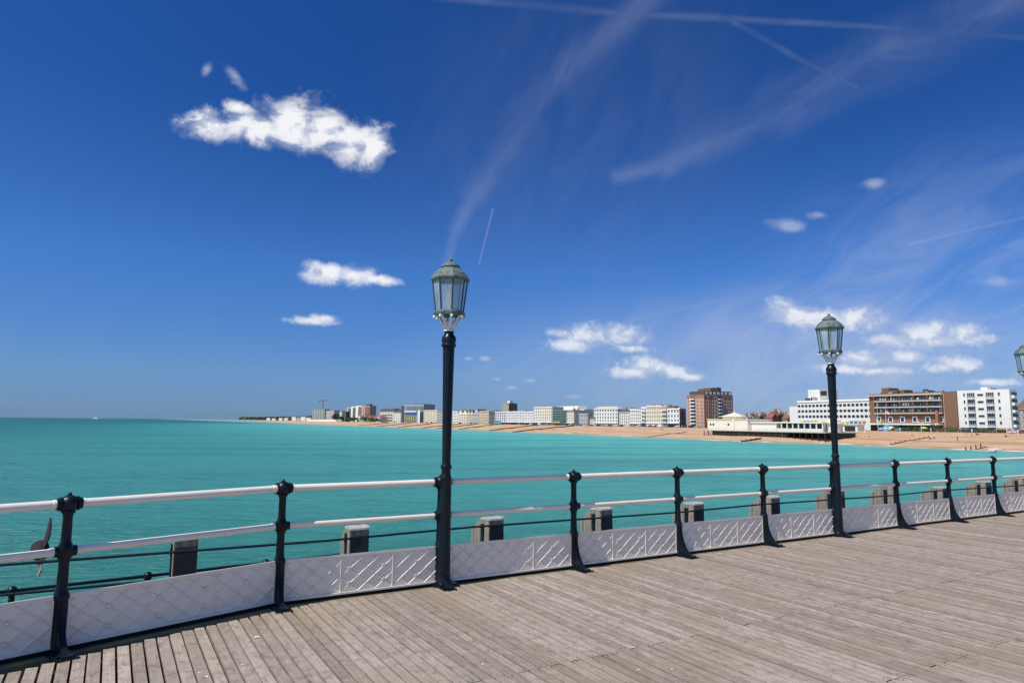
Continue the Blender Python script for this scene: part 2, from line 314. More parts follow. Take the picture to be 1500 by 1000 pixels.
# ------------------------------------------------------------------ mesh helpers
class MB:
    def __init__(s): s.V = []; s.F = []; s.MI = []; s.S = []; s.mats = []; s.cur = 0; s.smooth = False
    def mat(s, name):
        if name not in s.mats: s.mats.append(name)
        s.cur = s.mats.index(name); return s
    def add(s, vs, fs, smooth=None):
        o = len(s.V); s.V += [tuple(v) for v in vs]
        for f in fs: s.F.append([i + o for i in f]); s.MI.append(s.cur); s.S.append(s.smooth if smooth is None else smooth)
        return s
    def box(s, x0, x1, y0, y1, z0, z1, M=None):
        vs = [Vector((x, y, z)) for z in (z0, z1) for y in (y0, y1) for x in (x0, x1)]
        if M: vs = [M @ v for v in vs]
        return s.add(vs, [(0, 2, 3, 1), (4, 5, 7, 6), (0, 1, 5, 4), (2, 6, 7, 3), (0, 4, 6, 2), (1, 3, 7, 5)], False)
    def cyl(s, p, q, r0, r1=None, n=12, caps=True, smooth=True):
        r1 = r0 if r1 is None else r1
        p = Vector(p); q = Vector(q); d = (q - p).normalized(); a = d.orthogonal().normalized(); b = d.cross(a)
        vs = []
        for c_, r_ in ((p, r0), (q, r1)):
            for i in range(n):
                t_ = 2 * math.pi * i / n; vs.append(c_ + a * (r_ * math.cos(t_)) + b * (r_ * math.sin(t_)))
        s.add(vs, [(i, (i + 1) % n, n + (i + 1) % n, n + i) for i in range(n)], smooth)
        if caps: s.add(vs, [tuple(range(n))[::-1], tuple(range(n, 2 * n))], False)
        return s
    def lathe(s, prof, n=16, o=(0, 0, 0), flute=0.0, phase=0.0, smooth=True):
        vs = []
        for r_, z_ in prof:
            for i in range(n):
                t_ = 2 * math.pi * i / n + phase; rr = r_ * (1 - flute * (i % 2)); vs.append((o[0] + rr * math.cos(t_), o[1] + rr * math.sin(t_), o[2] + z_))
        fs = [(k * n + i, k * n + (i + 1) % n, (k + 1) * n + (i + 1) % n, (k + 1) * n + i) for k in range(len(prof) - 1) for i in range(n)]
        s.add(vs, fs, smooth)
        s.add(vs, [tuple(range(n))[::-1], tuple(range((len(prof) - 1) * n, len(prof) * n))], False)
        return s
    def prism(s, poly, axis, a, b_):
        """polygon in the plane across axis (0=x: points are (y,z); 1=y: points are (x,z); 2=z: points are (x,y))"""
        n = len(poly)
        def P_(p, h): return (h, p[0], p[1]) if axis == 0 else ((p[0], h, p[1]) if axis == 1 else (p[0], p[1], h))
        vs = [P_(p, a) for p in poly] + [P_(p, b_) for p in poly]
        return s.add(vs, [tuple(range(n)), tuple(range(n, 2 * n))[::-1]] + [(i, n + i, n + (i + 1) % n, (i + 1) % n) for i in range(n)], False)
    def tube(s, pts, r, n=8):
        for i in range(len(pts) - 1): s.cyl(pts[i], pts[i + 1], r if not isinstance(r, list) else r[i], r if not isinstance(r, list) else r[i + 1], n)
        return s
    def sphere(s, c, r, n=12, sc=(1, 1, 1)):
        k = n // 2; vs = []; 
        for j in range(k + 1):
            ph = math.pi * j / k
            for i in range(n):
                t_ = 2 * math.pi * i / n; vs.append((c[0] + sc[0] * r * math.sin(ph) * math.cos(t_), c[1] + sc[1] * r * math.sin(ph) * math.sin(t_), c[2] - sc[2] * r * math.cos(ph)))
        return s.add(vs, [(j * n + i, j * n + (i + 1) % n, (j + 1) * n + (i + 1) % n, (j + 1) * n + i) for j in range(k) for i in range(n)], True)
    def mesh(s, name):
        me = bpy.data.meshes.new(name); me.from_pydata(s.V, [], s.F)
        for m_ in s.mats: me.materials.append(MATS[m_])
        me.polygons.foreach_set('material_index', s.MI); me.polygons.foreach_set('use_smooth', s.S)
        bm_fix(me); me.update(); return me
    def build(s, name, mat=None, parent=None, **kw):
        if mat and not s.mats: s.mats = [mat]
        o = bpy.data.objects.new(name, s.mesh(name)); col.objects.link(o)
        if parent: o.parent = parent
        for k_, v_ in kw.items():
            if k_ == 'loc': o.location = v_
            elif k_ == 'rz': o.rotation_euler = (0, 0, v_)
            else: o['category' if k_ == 'cat' else k_] = v_
        return o
import bmesh
def bm_fix(me):
    bm = bmesh.new(); bm.from_mesh(me); bmesh.ops.recalc_face_normals(bm, faces=bm.faces); bm.to_mesh(me); bm.free()
def thing(name, label, cat, loc=(0, 0, 0), rz=0, group=None):
    o = bpy.data.objects.new(name, None); col.objects.link(o); o.location = loc; o.rotation_euler = (0, 0, rz)
    o['label'] = label; o['category'] = cat; o.empty_display_size = .2
    if group: o['group'] = group
    return o
KIDS = {}
def kid(src, parent, loc, rz=None):
    o = src.copy(); col.objects.link(o); o.parent = parent; o.location = loc
    if rz is not None: o.rotation_euler = (0, 0, rz)
    return o
def copy_tree(o, parent=None):
    c_ = o.copy(); col.objects.link(c_)
    if parent: c_.parent = parent
    for ch in list(o.children): copy_tree(ch, c_)
    return c_

# ------------------------------------------------------------------ sea, beach, land
SEA = -5.85
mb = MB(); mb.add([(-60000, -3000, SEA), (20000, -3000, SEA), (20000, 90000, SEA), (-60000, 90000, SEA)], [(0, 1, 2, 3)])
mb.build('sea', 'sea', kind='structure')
S = [(330, -86), (215, 110), (158, 207), (100, 316), (45, 440), (-25, 590), (-80, 715), (-200, 954), (-535, 1650), (-2030, 5280), (-2700, 6560)]
WL = [(260, 40), (176, 180), (158.4, 209), (150, 212), (147.2, 224.5), (140.1, 242.9), (136.3, 252.2), (130.7, 279.3), (115.1, 291.1), (107.5, 294.6), (96.6, 317.1), (82.1, 363.7), (60.6, 396.2),
      (43.5, 471.1), (30.6, 477.8), (1.7, 521.4), (-33.3, 650), (-73.4, 713.5), (-201.6, 954.2), (-297.6, 1122.9), (-535.1, 1647.4), (-2032, 5281)]
Sv = [Vector(p) for p in S]
def s_frame(s):
    for i in range(len(Sv) - 1):
        d = Sv[i + 1] - Sv[i]; l = d.length
        if s <= l or i == len(Sv) - 2:
            t_ = d / l; return Sv[i] + t_ * s, t_, Vector((t_.y, -t_.x))
        s -= l
def s_project(p):
    best = None; acc = 0
    for i in range(len(Sv) - 1):
        d = Sv[i + 1] - Sv[i]; l = d.length; t_ = d / l; q = Vector(p) - Sv[i]; s = min(max(q.dot(t_), 0), l)
        e = (q - t_ * s).length
        if best is None or e < best[0]: best = (e, acc + s, q.dot(Vector((t_.y, -t_.x))))
        acc += l
    return best[1], best[2]
WO = sorted(s_project(p) for p in WL)
def w_off(s):
    if s <= WO[0][0]: return WO[0][1]
    for a, b_ in zip(WO, WO[1:]):
        if a[0] <= s <= b_[0]: return a[1] + (b_[1] - a[1]) * (s - a[0]) / max(b_[0] - a[0], .01)
    return WO[-1][1]
GZ = -0.7
def nrm(s):      # smooth inland normal
    a = s_frame(max(s - 40, 0))[0]; b_ = s_frame(s + 40)[0]; t_ = (b_ - a).normalized(); return Vector((t_.y, -t_.x))
stations = [10 + 8 * i for i in range(150)] + [1210 + 40 * i for i in range(60)] + [3650 + 250 * i for i in range(26)]
stations = [q for q in stations if q < sum((Sv[i + 1] - Sv[i]).length for i in range(len(Sv) - 1))]
prof = [(-60, -9.5), (-12, -6.8), (0, SEA), (5, -5.2), (10, -4.6), (16, -3.9), (20, -3.75), (27, -2.9), (34, -2.1), (38, -2.0), (45, -1.1), (52, GZ + .05), (56, GZ)]
vs = []; fs = []; nf = len(prof)
for s in stations:
    p, _, _ = s_frame(s); n_ = nrm(s); wo = w_off(s)
    for off, z in prof:
        o = wo + off if off <= 0 else wo + (56 - wo) * off / 56 if True else off
        zz_ = z + (random.uniform(-.16, .16) if 3 < off < 50 else 0); q = p + n_ * o
        vs.append((q.x, q.y, zz_))
for i in range(len(stations) - 1):
    for k in range(nf - 1): fs.append((i * nf + k, i * nf + k + 1, (i + 1) * nf + k + 1, (i + 1) * nf + k))
mb = MB(); mb.add(vs, fs, True); mb.build('beach', 'shingle', kind='structure')
def beach_z(off, wo):
    o = (off - wo) * 56 / (56 - wo) if off > wo else off - wo
    for a, b_ in zip(prof, prof[1:]):
        if a[0] <= o <= b_[0]: return a[1] + (b_[1] - a[1]) * (o - a[0]) / (b_[0] - a[0])
    return GZ
def strip(name, o0, o1, z, mat, st=stations, **kw):
    vs = []; fs = []
    for s in st:
        p, _, _ = s_frame(s); n_ = nrm(s)
        for o in (o0, o1): q = p + n_ * o; vs.append((q.x, q.y, z))
    for i in range(len(st) - 1): fs.append((2 * i, 2 * i + 1, 2 * i + 3, 2 * i + 2))
    mb = MB(); mb.add(vs, fs); return mb.build(name, mat, **kw)
strip('promenade', 55.9, 66, GZ + .004, 'paving', kind='structure')
strip('road', 66, 76, GZ - .1, 'asphalt', kind='structure')
strip('land', 76, 3500, GZ, 'land', kind='structure')
# foam at the water's edge
vs = []; fs = []; st = [s for s in stations if s < 1300]
for s in st:
    p, _, _ = s_frame(s); n_ = nrm(s); wo = w_off(s)
    for o in (-2.2, 1.0): q = p + n_ * (wo + o); vs.append((q.x, q.y, SEA + .03 + (.25 if o > 0 else 0)))
for i in range(len(st) - 1): fs.append((2 * i, 2 * i + 1, 2 * i + 3, 2 * i + 2))
mb = MB(); mb.add(vs, fs); mb.build('surf', 'foam', kind='stuff', label='thin white line of surf breaking on the shingle')
mb = MB(); random.seed(3)
for i in range(110):
    t_ = random.random(); a = on_z(1452 + 56 * t_ + random.uniform(-3, 3), 659 - 9 * t_ + random.uniform(-1.5, 1.5), -5.3); r_ = random.uniform(.3, 1.3)
    q = [(a.x + r_ * math.cos(k) * random.uniform(.6, 1.3) * 1.2, a.y + r_ * math.sin(k) * random.uniform(.6, 1.3)) for k in [j * .785 for j in range(8)]]
    mb.mat('lamp_white'); mb.add([(x, y, a.z + .15) for x, y in q] + [(a.x, a.y, a.z + .24)], [(j, (j + 1) % 8, 8) for j in range(8)], True)
mb.build('foam', None, kind='stuff', label='white foam of a small wave washing over the shingle')

# bearings to plan points on a line running `off` metres inland of the shore
def fac(u, off):
    d = ray(u, 620); d = Vector((d[0] / d[1], 1)); 
    for i in range(1, len(Sv) - 1):
        a, b_ = Sv[i], Sv[i + 1]; t_ = (b_ - a).normalized(); n_ = Vector((t_.y, -t_.x)); A_ = a + n_ * off; l = (b_ - a).length
        det = d.x * (-t_.y) + t_.x * d.y
        if abs(det) < 1e-9: continue
        k = (A_.x * (-t_.y) + t_.x * A_.y) / det; s = (d.x * A_.y - d.y * A_.x) / det
        if -60 <= s <= l + (15 if i < len(Sv) - 2 else 60000) and k > 0: return A_ + t_ * s, t_
    return None
def hit(A_, t_, u):      # where the bearing u meets the line A_ + t_*s
    d = ray(u, 620); d = Vector((d[0] / d[1], 1)); det = d.x * (-t_.y) + t_.x * d.y
    return (d.x * A_.y - d.y * A_.x) / det

# ------------------------------------------------------------------ buildings
def frame_of(u0, u1, yt, off, k, u2=None, depth=14, z0=GZ):
    A_, t_ = fac(u0, off); xdir = -t_
    if k:
        mid = A_.normalized(); perp = Vector((mid.y, -mid.x)); xdir = (xdir * (1 - k) + perp * k).normalized()
    Lg = hit(A_, xdir, u1); ydir = Vector((-xdir.y, xdir.x)); B_ = A_ + xdir * Lg
    if u2: depth = hit(B_, ydir, u2)
    H = height((u0 + u1) / 2, yt, (A_ + B_) / 2) - z0
    return A_, xdir, ydir, Lg, depth, H
def building(name, label, u0, u1, yt, off=80, k=0, u2=None, depth=14, floors=4, bays=5, wall='w_white', side=None, roof='flat', roofm='slate', rh=0,
             win=(.42, .52), glass='glass_dark', sidebays=0, group=None, cat='building', ground=None, cornice=True, courses=True, frames=True, chim=0, z0=GZ, balc=None, bay_wins=False, parapet='w_same', skipw=None):
    A_, xd, yd, Lg, dp, H = frame_of(u0, u1, yt, off, k, u2, depth, z0)
    rz = math.atan2(xd.y, xd.x); root = thing(name, label, cat, (A_.x, A_.y, z0), rz, group)
    if roof in ('gable', 'hip', 'mansard', 'front_gable') and not rh: rh = H * .25
    HW = H - (rh if roof != 'flat' else 0)
    m_ = MB(); m_.mat(wall); m_.box(0, Lg, 0, dp, 0, HW)
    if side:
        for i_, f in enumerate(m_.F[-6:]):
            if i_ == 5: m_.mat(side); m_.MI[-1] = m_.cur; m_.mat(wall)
    fh = HW / floors
    if cornice: m_.box(-.25, Lg + .25, -.35, .003, HW - .5, HW - .1)
    if courses:
        for f in range(1, floors): m_.box(.003, Lg - .003, -.10, .003, f * fh - .12, f * fh + .12)
    if roof == 'flat': m_.box(.01, Lg - .01, .01, .35, HW + .002, HW + .6); m_.box(Lg - .36, Lg - .02, .36, dp - .01, HW + .002, HW + .6)
    m_.build('wall', None, root)
    # roof
    rf = None
    if roof == 'gable':
        r_ = MB(); r_.mat(roofm); r_.prism([(-.5, HW), (dp + .5, HW), (dp / 2, H)], 0, -.3, Lg + .3); rf = r_.build('roof', None, root)
    elif roof == 'front_gable':
        n = max(1, round(Lg / 9)); r_ = MB()
        for i in range(n):
            a, b_ = Lg * i / n, Lg * (i + 1) / n
            r_.mat(wall); r_.prism([(a, HW), (b_, HW), ((a + b_) / 2, H)], 1, .02, .6)
            r_.mat(roofm); r_.prism([(a - .1, HW + .01), (b_ + .1, HW + .01), ((a + b_) / 2, H + .1)], 1, .6, dp)
        rf = r_.build('roof', None, root)
    elif roof in ('hip', 'mansard'):
        q = min(dp, Lg) * (.42 if roof == 'hip' else .12); r_ = MB(); r_.mat(roofm)
        vs = [(-.3, -.3, HW), (Lg + .3, -.3, HW), (Lg + .3, dp + .3, HW), (-.3, dp + .3, HW), (q, q, H), (Lg - q, q, H), (Lg - q, dp - q, H), (q, dp - q, H)]
        r_.add(vs, [(0, 1, 5, 4), (1, 2, 6, 5), (2, 3, 7, 6), (3, 0, 4, 7), (4, 5, 6, 7), (3, 2, 1, 0)]); rf = r_.build('roof', None, root)
    for i in range(chim):
        c_ = MB(); c_.mat('w_stone' if i % 2 else 'brick'); x_ = Lg * (i + .5) / chim; c_.box(x_ - .9, x_ + .9, dp * .45, dp * .45 + 1, HW, H + 1.4)
        for j in range(3): c_.mat('red_tile'); c_.cyl((x_ - .6 + .6 * j, dp * .45 + .5, H + 1.4), (x_ - .6 + .6 * j, dp * .45 + .5, H + 1.9), .16, n=6)
        c_.build('chimney', None, rf or root)
    # windows, each one a part
    bw = Lg / max(bays, 1); w0 = None
    def winmesh(wd, ht, gm):
        q = MB()
        if frames:
            q.mat('window_frame'); q.box(-wd / 2 - .14, wd / 2 + .14, -.07, .01, -.14, ht + .14); q.mat(gm); q.box(-wd / 2, wd / 2, -.09, -.071, 0, ht)
            q.mat('window_frame'); q.box(-.04, .04, -.11, -.0901, 0, ht); q.box(-wd / 2, wd / 2, -.108, -.0902, ht * .5 - .04, ht * .5 + .04)
        else: q.mat(gm); q.box(-wd / 2, wd / 2, -.06, .01, 0, ht)
        return q.build('window', None, root)
    if bays:
        for f in range(floors):
            if f == 0 and ground: continue
            for b_ in range(bays):
                if skipw and skipw(f, b_): continue
                loc = (bw * (b_ + .5), 0, f * fh + fh * (.5 - win[1] / 2))
                if w0 is None: w0 = winmesh(bw * win[0], fh * win[1], glass); w0.location = loc
                else: kid(w0, root, loc)
    if sidebays:
        sw = dp / sidebays; s0 = None
        for f in range(floors):
            if f == 0 and ground: continue
            for b_ in range(sidebays):
                loc = (Lg, sw * (b_ + .5), f * fh + fh * (.5 - win[1] / 2))
                if s0 is None: s0 = winmesh(min(sw * win[0], 2.2), fh * win[1], glass); s0.location = loc; s0.rotation_euler = (0, 0, R(90))
                else: kid(s0, root, loc, R(90))
    if ground:
        q = MB(); q.mat('w_white'); q.box(.2, Lg - .2, -1.0, -.003, fh * .82, fh * 1.0)
        n = max(2, int(Lg / 4)); q.mat(ground)
        for i in range(n): q.box(.3 + (Lg - .6) * i / n, .3 + (Lg - .6) * (i + .85) / n, -.5, -.004, .3, fh * .8)
        q.build('shopfront', None, root)
    if balc:    # slabs with rails across the front: list of (x0, x1) shares, material
        for f in range(1, floors):
            for (a, b_) in balc:
                q = MB(); q.mat('window_frame'); q.box(a * Lg, b_ * Lg, -1.5, -.12, f * fh - .1, f * fh + .12); q.box(a * Lg, b_ * Lg, -1.5, -1.42, f * fh + .12, f * fh + 1.0)
                q.build('balcony', None, root)
    return root, Lg, dp, H, fh
K1 = .18
def plant(root, Lg, dp, H, seed, n=5):
    rd = random.Random(seed)
    for i in range(n):
        q = MB(); q.mat(rd.choice(['w_stone', 'w_grey', 'w_dark'])); x_ = rd.uniform(.08, .9) * Lg; w_ = rd.uniform(.8, 2.4); h_ = rd.uniform(.6, 1.7)
        q.box(x_, x_ + w_, 2, 4, H + .02, H + .6 + h_); q.cyl((x_ + .3, 3, H + .6), (x_ + .3, 3, H + 2.2 + h_), .05, n=4); q.build('roof_plant', None, root)
T = 'terrace houses along the seafront'
building('apartment_block', 'grey green apartment block with a pale end wall, just left of the crane', 457, 475, 599.5, 80, K1, floors=9, bays=5, wall='w_greengrey', courses=False)
building('apartment_block', 'pinkish white flats directly right of the crane', 477, 489, 601.5, 80, K1, floors=8, bays=4, wall='w_pink')
building('house', 'red brick gabled house between the pinkish flats and the dark trees', 482, 491, 600.5, 110, K1, floors=5, bays=2, wall='brick', roof='front_gable', roofm='red_tile', cat='house')
building('house', 'white gabled house rising behind the dark trees', 491, 500, 602, 110, K1, floors=4, bays=3, wall='w_white', roof='front_gable', cat='house')
building('apartment_block', 'narrow dark block left of the striped tower blocks', 500, 506.5, 603, 80, K1, floors=7, bays=2, wall='w_dark')
for (a, b_, y, wl, lb) in ((507, 513.5, 597, 'w_stone', 'leftmost pale and dark striped tower block'), (513.5, 520.5, 595.5, 'w_white', 'second striped tower block with white edge piers'),
                           (520.5, 529.5, 594.6, 'w_white', 'third tower block, brown balconies between white piers'), (529.5, 541, 594.6, 'w_salmon', 'rightmost brown brick tower block with a dark roof hut')):
    r_, Lg, dp, H, fh = building('tower_block', lb, a, b_, y, 90, K1, floors=10, bays=0, wall=wl, group='cluster of striped tower blocks', courses=False, cornice=False)
    q = MB(); q.mat('w_dark' if a < 520 else 'w_brownbrick'); q.box(Lg * .42, Lg * .95, -.6, -.01, 1, H - 1.5); q.build('balcony_stack', None, r_)
    for f in range(10): q = MB(); q.mat('w_stone'); q.box(Lg * .40, Lg * .97, -1.2, -.62, 1 + f * fh * .96, 1.6 + f * fh * .96); q.build('balcony', None, r_)
    if a > 529: q = MB(); q.mat('w_dark'); q.box(Lg * .4, Lg * .85, 2, 8, H + .01, H + 4); q.build('roof_hut', None, r_)
for i, (a, b_, y, wl, rm, lb) in enumerate(((522, 528, 608.5, 'w_pale', 'brown_tile', 'small pale gabled house below the third tower block'), (529, 535, 607.5, 'w_stone', 'slate', 'small stone gabled house below the rightmost tower block'),
                           (536, 543, 608, 'brick', 'brown_tile', 'small brick house with brown roof left of the red roofs'), (545, 551, 609, 'w_pink', 'red_tile', 'low house with bright red roof, left of the pair'), (551, 557, 607.5, 'w_pale', 'red_tile', 'low house with red roof beside the cream terrace'))):
    building('house', lb, a, b_, y, 66, K1, floors=3, bays=2, wall=wl, roof='front_gable' if i < 3 else 'hip', roofm=rm, rh=4, cat='house', group='small houses near the tower blocks')
building('terrace', 'cream and white terrace with dark chimneyed roof left of the modern flats', 556, 577, 598.5, 80, K1, floors=4, bays=9, wall='w_cream', roof='mansard', rh=5, chim=4, balc=[(.1, .9)])
building('terrace', 'white terrace end with dark roof touching the modern flats', 577, 588, 600.5, 80, K1, floors=4, bays=4, wall='w_white', roof='mansard', rh=4, chim=2)
# modern glazed flats with a blue panel
r_, Lg, dp, H, fh = building('modern_flats', 'modern grey flats with glazed sloping top and blue panel', 588, 620, 593, 80, K1, floors=6, bays=0, wall='w_grey', courses=False, cornice=False, depth=20)
for nm, mt, a, b_, z0_, z1_, y_ in (('stair_tower', 'w_dark', .0, .13, 0, .98, -.8), ('white_frame', 'w_white', .15, .70, .60, .66, -1.2), ('blue_panel', 'w_blue', .17, .70, .44, .59, -.7), ('cream_panel', 'w_olive', .17, .68, .08, .42, -.7),
                        ('white_pier', 'w_white', .78, .86, 0, .72, -.8), ('dark_glazing', 'glass_dark', .87, .99, .05, .62, -.5), ('upper_glazing', 'glass_blue', .2, .98, .70, .93, -.4)):
    q = MB(); q.mat(mt); q.box(a * Lg, b_ * Lg, y_, -.01, z0_ * H, z1_ * H); q.build(nm, None, r_)
for i in range(8): q = MB(); q.mat('window_frame'); x_ = Lg * (.2 + .1 * i); q.box(x_ - .25, x_ + .25, -.7, -.41, .69 * H, .93 * H); q.build('mullion', None, r_)
for i in range(5):
    for j in range(3): q = MB(); q.mat('glass_dark'); q.box(Lg * (.20 + .1 * i), Lg * (.26 + .1 * i), -.9, -.71, H * (.11 + .11 * j), H * (.16 + .11 * j)); q.build('window', None, r_)
q = MB(); q.mat('slate'); q.prism([(.55 * Lg, H + .02), (Lg * 1.0, H + .02), (Lg * .92, H + 1.5), (Lg * .55, H + 1.5)], 1, 1, 16); q.build('roof', None, r_)
building('hotel', 'pale yellow hotel right of the modern grey flats', 620.5, 640, 601, 80, K1, floors=6, bays=9, wall='w_yellow')
building('terrace', 'grey terrace with stacked bay windows left of the tall lamp column', 640, 649, 602, 80, K1, floors=5, bays=3, wall='w_stone', bay_wins=True, win=(.6, .5))
building('terrace', 'cream terrace seen partly behind the near lamp column', 649, 664, 602.5, 80, K1, floors=5, bays=6, wall='w_cream', chim=2)
building('terrace', 'plain white building just right of the near lamp column', 664, 671, 603, 80, K1, floors=4, bays=3, wall='w_white')
building('terrace', 'cream gabled terrace with brown roofs right of the near lamp', 671, 684, 600.5, 80, K1, floors=4, bays=5, wall='w_cream', roof='front_gable', roofm='brown_tile', rh=5, chim=2)
building('terrace', 'ochre gabled terrace beside the grey church like front', 684, 693, 601.5, 80, K1, floors=4, bays=4, wall='w_ochre', roof='front_gable', roofm='slate', rh=4, chim=2)
building('chapel', 'grey stone gabled front between ochre terraces', 693, 702, 599, 80, K1, floors=3, bays=3, wall='w_stone', roof='front_gable', roofm='slate', rh=6, win=(.3, .6))
building('terrace', 'ochre flat topped terrace right of the grey stone front', 702, 716, 602.5, 80, K1, floors=5, bays=6, wall='w_ochre', chim=2)
building('terrace', 'dark grey building with red chimney left of the white terrace', 716, 725, 602, 80, K1, floors=5, bays=3, wall='w_dark', roof='mansard', rh=3, chim=1)
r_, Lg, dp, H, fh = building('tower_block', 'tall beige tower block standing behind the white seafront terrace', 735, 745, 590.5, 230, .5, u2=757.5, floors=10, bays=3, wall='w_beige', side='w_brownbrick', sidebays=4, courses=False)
q = MB(); q.mat('w_white'); q.box(Lg * .6, Lg * 1.0, 4, 12, H + .61, H + 4.5); q.build('roof_hut', None, r_)
building('terrace', 'narrow white end house with dark glazed front, left of long terrace', 725, 741, 603.5, 80, K1, floors=5, bays=5, wall='w_white', win=(.6, .6), ground='glass_dark')
building('terrace', 'long white terrace with many windows under the beige tower', 741, 768, 603, 80, K1, floors=5, bays=12, wall='w_white', ground='glass_dark', chim=3)
building('terrace', 'shorter white terrace with blue tinted bays before the tall hotel', 768, 782.5, 603.3, 80, K1, floors=5, bays=6, wall='w_white', ground='glass_dark', glass='glass_blue', chim=1)
building('hotel', 'tall cream and white hotel left of the green netted scaffold', 782, 809, 596.5, 80, K1, floors=6, bays=10, wall='w_cream', ground='w_blue', chim=2, win=(.4, .45))
building('hotel', 'long pale building with curved mansard roof rising behind the scaffold', 814, 847, 594.8, 115, K1, floors=6, bays=10, wall='w_pale', roof='mansard', roofm='w_white', rh=5)
r_, Lg, dp, H, fh = building('scaffolded_building', 'building wrapped in green scaffold netting', 809, 829.5, 601.5, 78, K1, floors=6, bays=0, wall='w_scaffold', courses=False, cornice=False, side='w_dark')
for i in range(7): q = MB(); q.mat('w_grey'); q.box(Lg * i / 6 - .12, Lg * i / 6 + .12, -1.2, -1.0, 0, H + 1.2); q.build('scaffold_pole', None, r_)
for f in range(1, 7): q = MB(); q.mat('w_grey'); q.box(0, Lg, -1.0, -.02, f * fh - .12, f * fh + .12); q.build('scaffold_deck', None, r_)
q = MB(); q.mat('w_panelyellow'); q.box(Lg * .15, Lg * .65, -1.6, -1.21, 2.2, 3.4); q.build('yellow_banner', None, r_)
building('terrace', 'cream house between green netting and small stone building', 830, 841, 599.5, 80, K1, floors=5, bays=4, wall='w_cream', ground='glass_dark', chim=2, roof='hip', rh=1.6)
building('terrace', 'narrow pale house with dark chimneys above the small stone building', 841, 856, 600, 95, K1, floors=5, bays=4, wall='w_pale', chim=2)
building('house', 'small grey stone building with three rows of dark windows', 848, 861, 606.5, 74, K1, floors=3, bays=4, wall='w_stone', cat='house', win=(.45, .5))
building('house', 'low house with slate roof left of the big white hotel', 860, 871, 604.5, 78, K1, floors=3, bays=4, wall='w_pale', roof='hip', rh=5, cat='house')
building('hotel', 'big white corner hotel with a low grey hipped roof', 870, 905, 595, 80, .3, u2=913, floors=5, bays=9, wall='w_white', roof='hip', roofm='w_stone', rh=2.2, ground='w_beige', sidebays=3)
building('terrace', 'grey white bay fronted terrace right of the big white hotel', 907, 923, 599.5, 85, .3, floors=5, bays=5, wall='w_pale', roof='mansard', rh=2, chim=3)
building('terrace', 'white narrow house with awning left of the cream houses', 923, 931.5, 600, 80, .4, floors=5, bays=3, wall='w_white', ground='w_blue', group=T)
building('terrace', 'plain cream narrow house between two white houses', 931.5, 939.5, 600.5, 80, .4, floors=5, bays=3, wall='w_cream', ground='w_dark', group=T)
building('terrace', 'white narrow house with balcony next to the ochre terrace', 939.5, 947, 597, 80, .4, floors=5, bays=2, wall='w_white', ground='w_blue', group=T, balc=[(.1, .9)])
building('terrace', 'tall ochre cream terrace with a row of chimneys', 947, 970, 595, 80, .3, floors=5, bays=9, wall='w_yellow', ground='w_white', chim=4, group=T)
building('terrace', 'beige balconied house between ochre terrace and pale yellow house', 970, 978, 595.3, 80, .3, floors=5, bays=3, wall='w_beige', ground='w_beige', chim=1, group=T, balc=[(.05, .95)])
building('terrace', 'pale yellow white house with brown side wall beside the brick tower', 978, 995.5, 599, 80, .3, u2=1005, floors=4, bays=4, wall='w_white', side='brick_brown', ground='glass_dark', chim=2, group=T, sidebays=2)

# brick tower of flats
r_, Lg, dp, H, fh = building('brick_tower', 'tall brick block of flats with white balconies, left of the domed pavilion', 1006.5, 1032, 580.5, 80, 0, u2=1074.5, floors=9, bays=4, wall='brick_salmon', side='brick', courses=False, win=(.34, .5), skipw=lambda f, b_: b_ == 1)  # sunlit salmon front, darker side: light on each face painted into its brick
for f in range(9):
    q = MB(); q.mat('window_frame'); q.box(Lg * .24, Lg * .52, -1.3, -.02, f * fh + .1, f * fh + .95); q.build('balcony', None, r_)
    q = MB(); q.mat('glass_dark'); q.box(Lg * .26, Lg * .50, -.12, -.02, f * fh + .96, f * fh + 2.7); q.build('balcony_window', None, r_)
for j, fr_ in enumerate((.12, .33, .42, .66, .80, .92)):
    for f in range(9):
        q = MB(); q.mat('window_frame'); q.box(-.85, .85, -.1, .01, 0, 1.6); q.mat('glass_dark'); q.box(-.75, .1, -.13, -.101, .1, 1.5)
        if j + f == 0: sw = q.build('window', None, r_)
        o = sw if j + f == 0 else kid(sw, r_, (0, 0, 0)); o.location = (Lg, dp * fr_, f * fh + .8); o.rotation_euler = (0, 0, R(90))
for f in range(9):
    q = MB(); q.mat('window_frame'); q.box(Lg + .02, Lg + 1.2, dp * .49, dp * .58, f * fh + .1, f * fh + .9); q.build('balcony', None, r_)
    q = MB(); q.mat('glass_dark'); q.box(Lg + .02, Lg + .12, dp * .49, dp * .58, f * fh + .91, f * fh + 2.7); q.build('balcony_window', None, r_)
q = MB(); q.mat('w_salmon'); q.box(-.4, Lg + .4, -.4, dp + .4, H + .62, H + .95); q.mat('w_dark'); q.box(2, Lg - .4, 1, dp - .6, H + .95, H + 3.5)
for i in range(7): q.mat('window_frame'); q.box(Lg - .4, Lg - .25, 2 + i * dp / 7.5, 3.6 + i * dp / 7.5, H + 1.5, H + 3)
q.build('attic_storey', None, r_)
q = MB(); q.mat('w_brownbrick'); q.box(3, Lg - 2, dp * .30, dp * .5, H + 3.51, H + 5.6); q.mat('w_dark'); q.box(3, Lg - 1.2, dp * .5, dp * .64, H + 3.51, H + 6.2); q.build('lift_house', None, r_)

